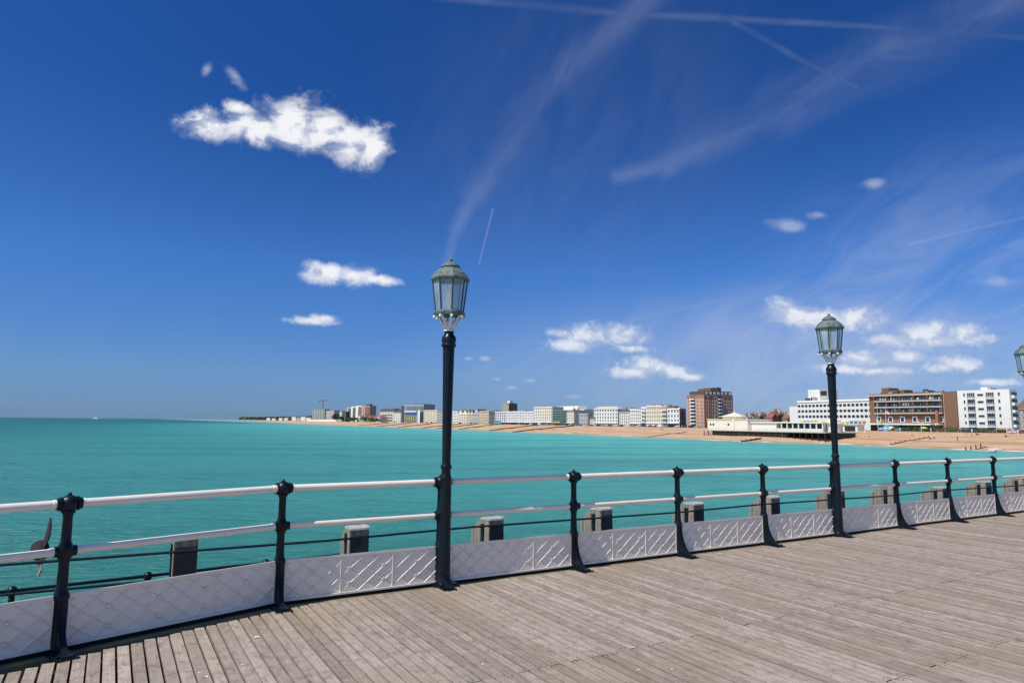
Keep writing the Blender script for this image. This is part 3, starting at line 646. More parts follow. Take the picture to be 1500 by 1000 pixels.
# roofs of the town behind the pavilion
random.seed(11)
hl = ['slate roofed white gabled house, {} of the row behind the pavilion', 'brown tiled house in the row behind the pavilion, {} one']
rows = [(1080, 1088, 611, 'w_stone', 'slate'), (1088, 1096, 608, 'w_white', 'slate'), (1094, 1104, 606.5, 'w_pale', 'slate'), (1102, 1111, 608, 'w_white', 'slate'), (1109, 1117, 606, 'w_cream', 'brown_tile'),
        (1115, 1124, 607.5, 'w_white', 'slate'), (1122, 1131, 605.5, 'brick', 'red_tile'), (1130, 1140, 601.5, 'brick_brown', 'brown_tile'), (1138, 1147, 606, 'w_white', 'slate'), (1146, 1154, 606.5, 'brick', 'brown_tile'), (1152, 1161, 605, 'brick', 'red_tile')]
nth = ['first', 'second', 'third', 'fourth', 'fifth', 'sixth', 'seventh', 'eighth', 'ninth', 'tenth', 'eleventh']
for i, (a, b_, y, wl, rm) in enumerate(rows):
    building('house', '%s house from the left in the row of roofs behind the pavilion' % nth[i], a, b_, y, 130 + 14 * (i % 3), .5, floors=3, bays=3, wall=wl, roof='front_gable' if i % 3 else 'gable', roofm=rm, rh=3, chim=1 + i % 2, cat='house', group='town houses behind the pavilion', depth=10)

# long white building with rounded windows
r_, Lg, dp, H, fh = building('car_park_building', 'long white building with three rows of dark rounded windows', 1169, 1279.5, 587, 100, 0, floors=5, bays=0, wall='w_white', courses=False, depth=25)
q = MB(); n = 12; q.mat('glass_dark')
wd = Lg / 19; pl = [(wd * .36 * (abs(math.cos(t_)) ** .6) * (1 if math.cos(t_) > 0 else -1), .72 * (abs(math.sin(t_)) ** .6) * (1 if math.sin(t_) > 0 else -1)) for t_ in [2 * math.pi * i / 14 for i in range(14)]]
q.prism(pl, 1, -.12, .01); w0 = q.build('window', None, r_)
for rr in range(3):
    for i in range(19):
        o = w0 if rr + i == 0 else kid(w0, r_, (0, 0, 0)); o.location = (wd * (i + .5), 0, H - 2.5 - rr * 3.1)
for i in range(18):
    q = MB(); q.mat(['w_panelyellow', 'w_panelblue', 'w_panelblue', 'w_panelorange', 'w_panelorange', 'w_white'][i % 6]); q.box(wd * (i + .6), wd * (i + 1.3), -.3, -.02, H - 12.4, H - 11.2); q.build('coloured_panel', None, r_)
q = MB(); q.mat('w_white'); q.box(-9, -.05, 3, dp, 0, H - 2.6); q.build('end_wing', None, r_); plant(r_, Lg * .7, dp, H, 3, 7)
xa = Lg * .075; q = MB(); q.mat('w_white'); q.box(xa, xa + Lg * .17, 5, 14, H + .61, H + 7.2); q.mat('w_stone'); q.box(xa + Lg * .17, xa + Lg * .27, 5.5, 14, H + .61, H + 6.6); q.mat('glass_dark'); q.box(xa + Lg * .175, xa + Lg * .26, 5.3, 5.49, H + 3.6, H + 6.2); q.box(xa + 2, xa + 5, 4.8, 4.99, H + .8, H + 2.6)
q.build('stair_tower', None, r_)

# brown brick building with balcony strips
r_, Lg, dp, H, fh = building('brick_offices', 'brown brick flats with three balcony strips above a blank brick storey', 1275, 1404, 577, 80, 0, floors=5, bays=0, wall='brick_brown', courses=False, cornice=False, depth=22)
Lb = Lg * .86
for f in range(3):
    zb = H - 3.0 - f * 2.9
    q = MB(); q.mat('glass_dark'); q.box(Lg * .085, Lb, -.3, -.01, zb, zb + 2.3); q.build('glazing', None, r_)
    q = MB(); q.mat('w_beige'); q.box(Lg * .08, Lb, -1.6, -.31, zb - .6, zb + .05); q.build('balcony_slab', None, r_)
    for i in range(6):
        q = MB(); q.mat('w_brownbrick'); x_ = Lg * (.085 + .155 * i); q.box(x_ - .2, x_ + .2, -1.7, -.31, zb + .051, zb + 2.3); q.build('fin', None, r_)
    random.seed(f)
    for i in range(22):
        q = MB(); q.mat(random.choice(['glass_blue', 'window_frame', 'w_beige', 'glass_blue'])); x_ = Lg * .1 + (Lb - Lg * .11) * i / 22; q.box(x_, x_ + random.uniform(.3, 1.1), -.36, -.301, zb + .4, zb + random.uniform(1.2, 2.1)); q.build('curtain', None, r_)
q = MB(); q.mat('w_beige'); q.box(-.1, Lb, -1.2, -.02, H - .7, H + .05); q.build('eaves', None, r_)
for i in range(6):
    x_ = Lg * (.115 + .142 * i); q = MB(); q.mat('window_frame'); q.box(x_ - 1.15, x_ + 1.15, -.35, -.02, 4.2, 7.0); q.mat('glass_dark'); q.box(x_ - .8, x_ + .8, -.4, -.351, 4.5, 6.4); q.build('window', None, r_)
q = MB(); q.mat('w_white'); q.box(-.5, Lg * .84, -3.2, -.02, 2.9, 3.7); q.build('canopy', None, r_)
q = MB(); q.mat('glass_dark'); q.box(.5, Lg * .84, -.6, -.02, .1, 2.85); q.mat('w_scaffold'); q.box(Lg * .2, Lg * .38, -2.2, -.61, .1, 2.8); q.build('shopfront', None, r_)
q = MB(); q.mat('w_brownbrick'); q.box(Lg * .10, Lg * .19, 4, 12, H + .61, H + 3.6); q.box(Lg * .19, Lg * .36, 5, 12, H + .61, H + 2.4); q.mat('w_dark'); q.box(Lg * .62, Lg * .67, 3, 8, H + .61, H + 1.6); q.mat('w_brownbrick'); q.box(Lg * .45, Lg * .76, 6, 14, H + .61, H + 1.1); q.build('roof_huts', None, r_)
plant(r_, Lg, dp, H, 5, 6)
q = MB(); q.mat('brick'); q.box(Lg * .80, Lg * .825, -2.6, -.02, 0, H * .55); q.mat('w_beige'); q.box(Lg * .862, Lg * .87, -.4, -.02, 0, H - .2); q.build('downpipe_pier', None, r_)

# white seafront flats
r_, Lg, dp, H, fh = building('seafront_flats', 'bright white six storey flats with curved balconies, right of the brown brick flats', 1405, 1482, 573, 80, 0, u2=1493, floors=6, bays=0, wall='w_white', courses=False, cornice=False)
fh = (H - 2.2) / 5 * .985
for f in range(5):
    zb = 2.6 + f * fh
    for (a, b_) in ((.19, .355), (.555, .72)):
        x0_, x1_ = a * Lg, b_ * Lg; n = 8
        pts = [(x0_ + (x1_ - x0_) * i / n, -.02 - 1.3 * math.sin(math.pi * i / n) ** .6 if 0 < i < n else -.02) for i in range(n + 1)]
        q = MB(); q.mat('w_white'); q.prism(pts, 2, zb - .45, zb + .05); q.mat('w_grey'); q.prism([(x * .97 + .03 * (x0_ + x1_) / 2, y * .93 - .03) for x, y in pts], 2, zb + .051, zb + .85); q.build('balcony', None, r_)
        q = MB(); q.mat('glass_dark'); q.box(x0_ + .2, x1_ - .2, -.10, -.012, zb + .86, zb + fh * .76); q.mat('window_frame')
        for i in range(1, 4): q.box(x0_ + (x1_ - x0_) * i / 4 - .06, x0_ + (x1_ - x0_) * i / 4 + .06, -.13, -.101, zb + .86, zb + fh * .76)
        q.build('window', None, r_)
    for (a, b_, h_) in ((.125, .155, 1.3), (.40, .51, .9), (.79, .825, 1.3)):
        q = MB(); q.mat('glass_dark'); q.box(a * Lg, b_ * Lg, -.08, -.012, zb + .9, zb + .9 + h_); q.mat('window_frame'); q.box(a * Lg - .1, b_ * Lg + .1, -.1, -.013, zb + .75, zb + .89); q.build('window', None, r_)
    q = MB(); q.mat('w_white'); q.box(Lg + .02, Lg + 1.0, dp * .25, dp * .7, zb - .3, zb + .9); q.mat('glass_dark'); q.box(Lg + .02, Lg + .9, dp * .27, dp * .68, zb + .901, zb + 2.2); q.build('bay_window', None, r_)
q = MB(); q.mat('w_white'); q.box(Lg * .40, Lg * .53, 3, 8, H + .61, H + 1.9); q.mat('w_stone'); q.box(Lg * .53, Lg * .58, 3.5, 8, H + .61, H + 1.5); q.build('lift_house', None, r_)
q = MB(); q.mat('w_dark'); q.box(.4, Lg - .4, -.2, -.013, .1, 2.0); q.mat('brick_salmon'); q.box(Lg * .72, Lg - .3, -.5, -.21, .1, 1.9); q.build('garage_doors', None, r_)
building('house', 'house with orange brown pitched roof at the right edge of the view', 1490.5, 1512, 583, 100, 0, floors=4, bays=3, wall='w_stone', roof='hip', roofm='brown_tile', rh=4.5, cat='house')
building('terrace', 'white terrace beyond the right edge of the view', 1514, 1600, 590, 80, 0, floors=4, bays=9, wall='w_white')

# far low houses and trees towards the end of the coast
random.seed(5)
for i, (a, b_, y, c_) in enumerate(((390, 395, 611.5, 'w_white'), (398, 403, 612, 'w_cream'), (408, 413, 611.3, 'w_white'), (416, 421, 611, 'w_pale'), (427, 433, 609.5, 'w_white'), (434, 439, 610.8, 'w_pink'), (440, 447, 609.2, 'w_white'), (448, 455, 610.5, 'w_cream'))):
    building('house', '%s tiny far house from the left on the distant low shore' % nth[i], a, b_, y, 90, .4, floors=2, bays=0, wall=c_, roof='hip', roofm='brown_tile' if i % 2 else 'slate', rh=2.5, cat='house', group='tiny houses at the far end of the coast')
mb = MB(); mb.mat('w_white')
A_, t_ = fac(455, 60); B_, _ = fac(497, 60); mb_pts = [A_, B_]
d_ = (B_ - A_); n_ = Vector((d_.y, -d_.x)).normalized()
mb.add([(A_.x, A_.y, GZ), (B_.x, B_.y, GZ), (B_.x, B_.y, GZ + 4.5), (A_.x, A_.y, GZ + 4.5), (A_.x + n_.x * 8, A_.y + n_.y * 8, GZ), (B_.x + n_.x * 8, B_.y + n_.y * 8, GZ), (B_.x + n_.x * 8, B_.y + n_.y * 8, GZ + 4.5), (A_.x + n_.x * 8, A_.y + n_.y * 8, GZ + 4.5)],
       [(0, 1, 2, 3), (4, 5, 6, 7), (3, 2, 6, 7), (0, 1, 5, 4), (0, 3, 7, 4), (1, 2, 6, 5)])
mb.build('beach_huts', None, label='long low white row of huts at the top of the far beach', cat='huts')

# ------------------------------------------------------------------ trees
def crown(mb, c, rx, rz_, n, leaf, seed):
    rd = random.Random(seed)
    blobs = [(c[0] + rd.uniform(-.6, .6) * rx, c[1] + rd.uniform(-.6, .6) * rx, c[2] + rd.uniform(-.5, .6) * rz_, rd.uniform(.3, .55)) for _ in range(9)]
    for i in range(n):
        b_ = rd.choice(blobs); 
        v = Vector((rd.gauss(0, 1), rd.gauss(0, 1), rd.gauss(0, 1))).normalized() * rd.uniform(.6, 1.0)
        p = Vector((b_[0] + v.x * rx * b_[3], b_[1] + v.y * rx * b_[3], b_[2] + v.z * rz_ * b_[3]))
        a = Vector((rd.gauss(0, 1), rd.gauss(0, 1), rd.gauss(0, 1))).normalized(); q = a.orthogonal().normalized(); r_ = a.cross(q); s_ = leaf * rd.uniform(.6, 1.4)
        mb.add([p + q * s_, p + r_ * s_ * .7, p - q * s_, p - r_ * s_ * .7], [(0, 1, 2, 3)], False)
def tree(u, off, h, r, label, group, mat='leaf', n=420, seed=1):
    A_, _ = fac(u, off); root = thing('tree', label, 'tree', (A_.x, A_.y, GZ), 0, group)
    t_ = MB(); t_.mat('timber_dark'); t_.tube([(0, 0, 0), (.1, 0, h * .3), (-.1, .1, h * .6)], [h * .035, h * .028, h * .015]); 
    for k in range(4): t_.cyl((0, 0, h * .35), (r * .5 * math.cos(k * 1.6), r * .5 * math.sin(k * 1.6), h * .65), h * .015, h * .006, 6)
    t_.build('trunk', None, root)
    c_ = MB(); c_.mat(mat); crown(c_, (0, 0, h * .62), r, h * .42, n, r * .16, seed); c_.build('crown', None, root)
tp = [('leftmost dark tree in front of the white gabled far house', 489, 66, 14, 9), ('taller dark tree before the white gabled far house', 494, 68, 19, 9), ('rounded dark tree left of the striped tower blocks', 499, 66, 12, 8),
      ('green tree at the foot of the leftmost striped tower', 514, 62, 9, 9), ('green tree below the second striped tower block', 520, 62, 9, 8), ('dark tree between small gabled houses under the towers', 533, 58, 10, 7), ('green tree right of the small brick house', 543.5, 60, 8, 7), ('low green tree before the red roofed houses', 548, 60, 6, 7), ('dark green tree left of the cream terrace', 554, 62, 7, 6)]
for i, (lb, u, off, h, r) in enumerate(tp): tree(u, off, h, r, lb, 'trees among the far houses', 'leaf' if i > 2 else 'leaf_dark', 300, i)
# distant wood beyond
mb = MB(); mb.mat('leaf_dark'); rd = random.Random(9)
for i in range(2600):
    u = rd.uniform(352, 470); 
    A_, _ = fac(u, 160 + rd.uniform(0, 200)); sc_ = A_.length / 1000
    p = Vector((A_.x, A_.y, GZ + rd.uniform(0, 6.0) * min(sc_, 3))); s_ = 2.2 * sc_
    a = Vector((rd.gauss(0, 1), rd.gauss(0, 1), rd.gauss(0, 1))).normalized(); q = a.orthogonal().normalized(); r_ = a.cross(q)
    mb.add([p + q * s_ * 1.6, p + r_ * s_ * .6, p - q * s_ * 1.6, p - r_ * s_ * .6], [(0, 1, 2, 3)], False)
mb.build('distant_wood', None, kind='stuff', label='dark low wood on the far shore')
# hedge before the brown flats
def hedge(u0, u1, off, h, label, seed):
    a, _ = fac(u0, off); b_, _ = fac(u1, off); m_ = MB(); m_.mat('leaf'); rd = random.Random(seed); n = int((a - b_).length * 30)
    c_ = (a + b_) / 2
    for i in range(n):
        q = a.lerp(b_, rd.random()) - c_; p = Vector((q.x + rd.uniform(-1.0, 1.0), q.y + rd.uniform(-1.0, 1.0), rd.uniform(0, h) * rd.uniform(.8, 1.15)))
        x = Vector((rd.gauss(0, 1), rd.gauss(0, 1), rd.gauss(0, 1))).normalized(); y = x.orthogonal().normalized(); z_ = x.cross(y); s_ = .28
        m_.add([p + y * s_, p + z_ * s_, p - y * s_, p - z_ * s_], [(0, 1, 2, 3)], False)
    m_.build('hedge', None, loc=(c_.x, c_.y, GZ), label=label, cat='hedge', group='hedges along the promenade')
hedge(1322, 1372, 60, 1.9, 'green clipped hedge in front of the brown brick flats', 1)
hedge(1374, 1400, 60, 2.2, 'darker hedge left of the white flats', 2)
hedge(1402, 1470, 60, 1.3, 'low bushy hedge at the foot of the white flats', 3)
for i, u in enumerate((1366, 1374)):
    tree(u, 66, 4.2 - i, 1.1, ['small bushy palm like tree before the brown flats', 'smaller bush tree right of the palm like tree'][i], 'small trees on the promenade', 'leaf', 200, 50 + i)

# ------------------------------------------------------------------ crane
A_, _ = fac(472, 130); H_ = height(472, 585, A_) - GZ; r_ = thing('tower_crane', 'thin red tower crane above the far flats', 'crane', (A_.x, A_.y, GZ))
def lattice(mb, p, q, w_, n):
    p = Vector(p); q = Vector(q); d = (q - p).normalized(); a = d.orthogonal().normalized(); b_ = d.cross(a)
    cs = [a * w_ + b_ * w_, a * w_ - b_ * w_, -a * w_ - b_ * w_, -a * w_ + b_ * w_]
    for c_ in cs: mb.cyl(p + c_, q + c_, w_ * .22, n=4)
    for i in range(n):
        for k in range(4): mb.cyl(p.lerp(q, i / n) + cs[k], p.lerp(q, (i + 1) / n) + cs[(k + 1) % 4], w_ * .16, n=4)
mb = MB(); mb.mat('w_redpaint'); lattice(mb, (0, 0, 0), (0, 0, H_ - 4), 1.1, 16); mb.build('mast', None, r_)
mb = MB(); mb.mat('w_redpaint'); lattice(mb, (-13, 0, H_ - 3), (15, 0, H_ - 3), .9, 10); mb.build('jib', None, r_)
mb = MB(); mb.mat('w_redpaint'); mb.cyl((0, 0, H_ - 3), (0, 0, H_ + 2), .7, .2, 6); mb.mat('w_dark'); mb.box(-13, -9, -1, 1, H_ - 6, H_ - 3.8); mb.build('counterweight', None, r_)

# ------------------------------------------------------------------ pavilion on its platform over the beach
A_, t_ = fac(1030, 15); xd = -t_; yd = Vector((-xd.y, xd.x)); Lp = hit(A_, xd, 1208)
r_ = thing('beach_pavilion', 'cream seafront pavilion with shallow conical roof on a dark platform over the beach', 'pavilion', (A_.x, A_.y, 0), math.atan2(xd.y, xd.x))
PZ = -1.15; X = lambda u, y=0.0: hit(A_ + yd * y, xd, u)
mb = MB(); mb.mat('w_stone'); mb.box(0, Lp, 0, 19, PZ - .45, PZ); mb.build('platform', None, r_)
mb = MB(); mb.mat('under_dark'); mb.box(X(1042), X(1150), .5, 18, -5.6, PZ - .46); mb.box(X(1150), Lp, 7, 18, -4.6, PZ - .46); mb.build('undercroft_shade', None, r_)  # solid dark boxes standing in for the shade under the platform
n = 24
for i in range(n):
    mb = MB(); mb.mat('under_dark' if i % 8 else 'w_dark'); x_ = .3 + (Lp - .6) * i / (n - 1); mb.box(x_ - .16, x_ + .16, .1, .45, -5.4, PZ - .46); o = mb.build('platform_pile', None, r_)
for i in range(2): mb = MB(); mb.mat('w_dark'); mb.cyl((.3 + 3 * i, .3, -4.6), (3.3 + 3 * i, .3, PZ - .6), .12, n=6); mb.build('brace', None, r_)
mb = MB(); mb.mat('w_dark')
for i in range(60): x_ = Lp * i / 60; mb.box(x_ - .03, x_ + .03, .05, .1, PZ, PZ + .95)
mb.box(0, Lp, .04, .11, PZ + .951, PZ + 1.0); mb.build('platform_rail', None, r_)
ya = 3.0; x0, x1, x2 = X(1036.5, ya), X(1074, ya), X(1095, ya); pt = A_ + xd * x1 + yd * ya; hh = height(1074, 614.5, pt)
mb = MB(); mb.mat('w_cream'); mb.box(x0, x2, ya, ya + 16, PZ, hh); mb.box(x0 - .3, x2 + .3, ya - .3, ya + 16.3, hh + .002, hh + .35); mb.box(x1 - .2, x1 + 1.2, ya - .5, ya - .003, PZ, hh)
mb.build('hall', None, r_)
for u in (1041, 1045, 1067):
    mb = MB(); mb.mat('glass_dark'); x_ = X(u, ya); mb.box(x_ - .55, x_ + .55, ya - .08, ya - .01, PZ + 2.2, PZ + 3.3); mb.build('window', None, r_)
cxm = X(1076, ya + 8); rr = 6.2; pt = A_ + xd * cxm + yd * (ya + 8); hb = hh + .36; ht = height(1075, 603.5, pt); he = height(1075, 610, pt)
mb = MB(); mb.mat('w_cream'); mb.lathe([(rr * .95, hb), (rr * .95, he)], 20, (cxm, ya + 8, 0)); mb.build('drum', None, r_)
mb = MB(); mb.mat('w_yellow'); mb.lathe([(rr * 1.12, he - .1), (rr * 1.14, he + .05), (rr * .6, he + (ht - he) * .42), (.5, ht - .3), (.15, ht), (.08, ht + 1.6)], 20, (cxm, ya + 8, 0)); mb.build('conical_roof', None, r_)
y2 = 5.0; xa, xb, xc = x2 + .35, X(1137, y2), X(1205, y2); hc = height(1150, 618.5, A_ + xd * xb + yd * y2)
mb = MB(); mb.mat('w_pale'); mb.box(xa, xb, y2, y2 + 12, PZ, hc - .3); mb.box(xb, xc, y2 + 3, y2 + 12, PZ, hc - .3); mb.box(xb, xc, y2, y2 + .2, PZ, PZ + 1.3); mb.build('gallery_wall', None, r_)
mb = MB(); mb.mat('w_cream'); mb.box(xa, xc + .5, y2 - .6, y2 + 12.2, hc - .298, hc + .25); mb.build('gallery_roof', None, r_)
mb = MB(); mb.mat('glass_dark'); mb.box(xb + .3, xc - .3, y2 + 2.8, y2 + 2.99, PZ + .5, hc - .5); mb.build('gallery_windows', None, r_)
for i in range(9): mb = MB(); mb.mat('w_white'); x_ = xb + (xc - xb) * i / 8; mb.box(x_ - .2, x_ + .2, y2 - .25, y2 + .25, PZ, hc - .3); mb.build('column', None, r_)
cx2 = X(1217, 12); mb = MB(); mb.mat('w_yellow'); z2 = height(1217, 620, A_ + xd * cx2 + yd * 12); z3 = height(1217, 614.8, A_ + xd * cx2 + yd * 12); mb.lathe([(5.2, z2), (.3, z3), (.05, z3 + .6)], 16, (cx2, 12, 0)); mb.build('entrance_roof', None, r_)
mb = MB(); mb.mat('w_cream'); mb.lathe([(4.4, -3.6), (4.4, z2)], 16, (cx2, 12, 0)); mb.build('entrance_drum', None, r_)
KA, kt = fac(1213, 47); kx = -kt; rk = thing('beach_kiosk', 'low white kiosks with dark openings on the beach right of the second lamp column', 'kiosk', (KA.x, KA.y, -1.0), math.atan2(kx.y, kx.x))
for (a, b_, dk) in ((1213, 1232, 0), (1232, 1256, 1)):
    xa, xb = hit(KA, kx, a), hit(KA, kx, b_); zt = height(b_, 622.5, KA + kx * xb) + 1.0
    mb = MB(); mb.mat('w_white' if dk else 'w_pale'); mb.box(xa, xb - .1, 0, 5, -.8, zt); mb.build('wall', None, rk)
    mb = MB(); mb.mat('w_stone'); mb.box(xa - .3, xb + .2, -.5, 5.2, zt + .002, zt + .25); mb.build('roof', None, rk)
    mb = MB(); mb.mat('glass_dark'); mb.box(xa + (1.8 if dk else .5), xb - 1.2, -.1, -.01, .1, zt - .5); mb.build('opening', None, rk)

# ------------------------------------------------------------------ groynes
def groyne(u, ln, label, posts=False, inset=0, gh=.7, gm='timber_dark'):
    d = ray(u, 620); d = Vector((d[0] / d[1], 1)); best = None
    for s in range(60, 2600, 3):
        p, _, _ = s_frame(s); n_ = nrm(s); q = p + n_ * w_off(s); e = abs(q.x / q.y - d.x)
        if best is None or e < best[0]: best = (e, s)
    s = best[1]; p, _, _ = s_frame(s); n_ = nrm(s); wo = w_off(s); q = p + n_ * (wo - 3)
    root = thing('groyne', label, 'groyne', (q.x, q.y, 0), math.atan2(n_.y, n_.x), 'groynes across the beach')
    k = 0; x_ = inset
    while x_ < ln:
        z_ = beach_z(wo - 3 + x_, wo); m_ = MB(); m_.mat(gm); m_.box(-.13, .13, -.13, .13, -1.5, gh + .35 if not posts else 1.3); o = m_.build('post', None, root); o.location = (x_, .32, z_); x_ += 3.0; k += 1
    m_ = MB(); m_.mat(gm); xs = [inset + i * 3 for i in range(int((ln - inset) / 3) + 1)]
    for a, b_ in zip(xs, xs[1:]):
        za, zb = beach_z(wo - 3 + a, wo), beach_z(wo - 3 + b_, wo); m_.add([(a, -.1, za - 1), (b_, -.1, zb - 1), (b_, -.1, zb + gh), (a, -.1, za + gh), (a, .15, za - 1), (b_, .15, zb - 1), (b_, .15, zb + gh), (a, .15, za + gh)], [(0, 1, 2, 3), (4, 5, 6, 7), (3, 2, 6, 7), (0, 4, 5, 1), (0, 3, 7, 4), (1, 2, 6, 5)])
    m_.build('planking', None, root)
groyne(527, 48, 'far groyne below the striped tower blocks'); groyne(556, 50, 'groyne below the cream chimneyed terrace'); groyne(586, 50, 'groyne below the modern grey flats'); groyne(622, 50, 'groyne below the pale yellow hotel')
groyne(645, 50, 'groyne running behind the near lamp column'); groyne(676, 50, 'groyne below the gabled cream terrace'); groyne(722, 50, 'groyne below the long white terrace'); groyne(757, 56, 'long dark groyne below the tall cream hotel')
groyne(952, 30, 'low groyne in front of the ochre terrace', gh=.3, gm='shingle_wet'); groyne(1092, 12, 'short dark groyne below the conical roof'); groyne(1292, 34, 'weathered groyne below the brown brick flats', inset=8, gh=.25, gm='shingle_wet'); groyne(1424, 12, 'row of stumps standing in the water below the white flats', True, gh=.1)

# ------------------------------------------------------------------ promenade life
def place_off(u, off): A_, _ = fac(u, off); return A_
CARM = {}
def car(u, off, colr, label, rzo=0, van=False):
    key = (colr, van); A_, t_ = fac(u, off)
    if key not in CARM:
        r_ = thing('van' if van else 'car', label, 'van' if van else 'car')
        m_ = MB(); m_.mat(colr)
        if van: m_.prism([(-2.4, .35), (2.4, .35), (2.45, 1.0), (1.9, 1.25), (1.5, 2.15), (-2.4, 2.2)], 1, -.95, .95)
        else: m_.prism([(-2.1, .3), (2.1, .3), (2.15, .75), (1.2, .92), (.6, 1.42), (-1.1, 1.45), (-1.8, 1.0), (-2.12, .95)], 1, -.86, .86)
        m_.build('body', None, r_)
        m_ = MB(); m_.mat('glass_dark')
        if van: m_.prism([(1.0, 1.25), (1.86, 1.27), (1.5, 2.0), (1.0, 2.0)], 1, -.97, .97)
        else: m_.prism([(-1.6, .95), (1.1, .93), (.56, 1.34), (-1.05, 1.37)], 1, -.875, .875)
        m_.build('windows', None, r_)
        for x_ in (-1.35, 1.35):
            for y_ in (-.8, .8): m_ = MB(); m_.mat('c_black'); m_.cyl((x_, y_ - .1, .32), (x_, y_ + .1, .32), .32, n=10); m_.build('wheel', None, r_)
        CARM[key] = r_; o = r_
    else: o = copy_tree(CARM[key])
    o['label'] = label; o['group'] = 'vehicles parked along the seafront'; o.location = (A_.x, A_.y, GZ - .1); o.rotation_euler = (0, 0, math.atan2(t_.y, t_.x) + rzo); return o
cols = ['c_black', 'c_silver', 'c_white', 'c_blue', 'c_red', 'c_black', 'c_silver', 'c_black', 'c_white']
nm_ = dict(c_black='black', c_silver='silver', c_white='white', c_blue='dark blue', c_red='red')
where = [(560, 'cream chimneyed terrace'), (566, 'middle of the cream chimneyed terrace'), (571, 'right part of the cream chimneyed terrace'), (578, 'white terrace end'), (625, 'left part of the yellow hotel'), (632, 'middle of the yellow hotel'), (639, 'right end of the yellow hotel'),
         (674, 'cream gabled terrace'), (681, 'right of the cream gabled terrace'), (690, 'ochre gabled terrace'), (697, 'grey stone front'), (712, 'ochre flat topped terrace'), (719, 'dark grey building'),
         (746, 'left part of the long white terrace'), (752, 'middle of the long white terrace'), (760, 'right part of the long white terrace'), (771, 'short white terrace'), (777, 'right end of the short white terrace'),
         (786, 'left part of the tall cream hotel'), (800, 'right part of the tall cream hotel'), (835, 'cream house by the netting'), (850, 'small stone building'), (866, 'low slate roofed house'), (876, 'left part of the white hotel'), (884, 'middle of the white hotel'), (893, 'right part of the white hotel'), (901, 'right corner of the white hotel'),
         (910, 'grey bay fronted terrace'), (926, 'white house with awning'), (935, 'plain cream house'), (943, 'white balconied house'), (952, 'left part of the ochre terrace'), (961, 'right part of the ochre terrace'), (974, 'beige balconied house'), (984, 'pale yellow house'), (991, 'right end of the pale yellow house'), (1012, 'brick tower'), (1022, 'balconies of the brick tower'),
         (1412, 'left end of the white flats'), (1421, 'left balconies of the white flats'), (1432, 'stair windows of the white flats'), (1441, 'middle of the white flats'), (1453, 'right balconies of the white flats'), (1466, 'brick garage wall of the white flats'), (1478, 'right corner of the white flats')]
for i, (u, p_) in enumerate(where):
    c_ = cols[i % 9] if u != 1497 else 'c_red'; car(u, 68.5 + (i % 3), c_, '%s car parked before the %s' % (nm_[c_], p_))
car(1498, 64, 'c_red', 'bright red car at the right edge of the seafront'); car(1489, 66, 'c_white', 'white car just left of the bright red car')
car(967, 60, 'c_white', 'white van parked on the promenade before the ochre terrace', van=True); car(790, 62, 'c_white', 'white van before the tall cream hotel', van=True)

def fig(colr, pose):
    """one small human figure grown from a skeleton"""
    me = bpy.data.meshes.new('person')
    if pose == 'stand':
        V_ = [(0, 0, .92), (0, 0, 1.2), (0, 0, 1.44), (0, .01, 1.54), (0, .01, 1.68), (.1, 0, .88), (.12, .05, .48), (.12, .0, .06), (.12, .14, .03), (-.1, 0, .88), (-.12, -.06, .48), (-.13, -.14, .06), (-.13, 0, .03), (.2, 0, 1.4), (.26, .02, 1.12), (.25, .12, .88), (-.2, 0, 1.4), (-.26, -.02, 1.12), (-.25, .06, .88)]
    else:
        V_ = [(0, 0, .12), (0, -.1, .38), (0, -.12, .62), (0, -.1, .72), (0, -.08, .86), (.1, .02, .12), (.14, .42, .38), (.14, .70, .06), (.14, .84, .05), (-.1, .02, .12), (-.14, .44, .30), (-.14, .80, .06), (-.14, .92, .06), (.2, -.12, .58), (.26, .05, .36), (.24, .25, .3), (-.2, -.12, .58), (-.27, -.25, .32), (-.26, -.38, .05)]
    E_ = [(0, 1), (1, 2), (2, 3), (3, 4), (0, 5), (5, 6), (6, 7), (7, 8), (0, 9), (9, 10), (10, 11), (11, 12), (2, 13), (13, 14), (14, 15), (2, 16), (16, 17), (17, 18)]
    rad = [.15, .14, .16, .06, .105, .1, .07, .045, .04, .1, .07, .045, .04, .06, .045, .035, .06, .045, .035]
    me.from_pydata(V_, E_, []); me.materials.append(MATS[colr]); o = bpy.data.objects.new('person', me); col.objects.link(o)
    md = o.modifiers.new('skin', 'SKIN'); 
    for i_, r_ in enumerate(rad): me.skin_vertices[0].data[i_].radius = (r_, r_)
    me.skin_vertices[0].data[0].use_root = True
    sb = o.modifiers.new('sub', 'SUBSURF'); sb.levels = sb.render_levels = 1
    return o
FG = {}
def person(u, v, off, colr, pose, label):
    A_, _ = fac(u, off); s, wo_ = s_project(A_); z_ = beach_z(off, w_off(s)) if off < 56 else GZ
    key = (colr, pose)
    if key not in FG: FG[key] = fig(colr, pose); o = FG[key]
    else: o = FG[key].copy(); col.objects.link(o)
    o.location = (A_.x, A_.y, z_); o.rotation_euler = (0, 0, random.uniform(0, 6.28)); o['label'] = label; o['category'] = 'person'; o['group'] = 'people on the beach and promenade'
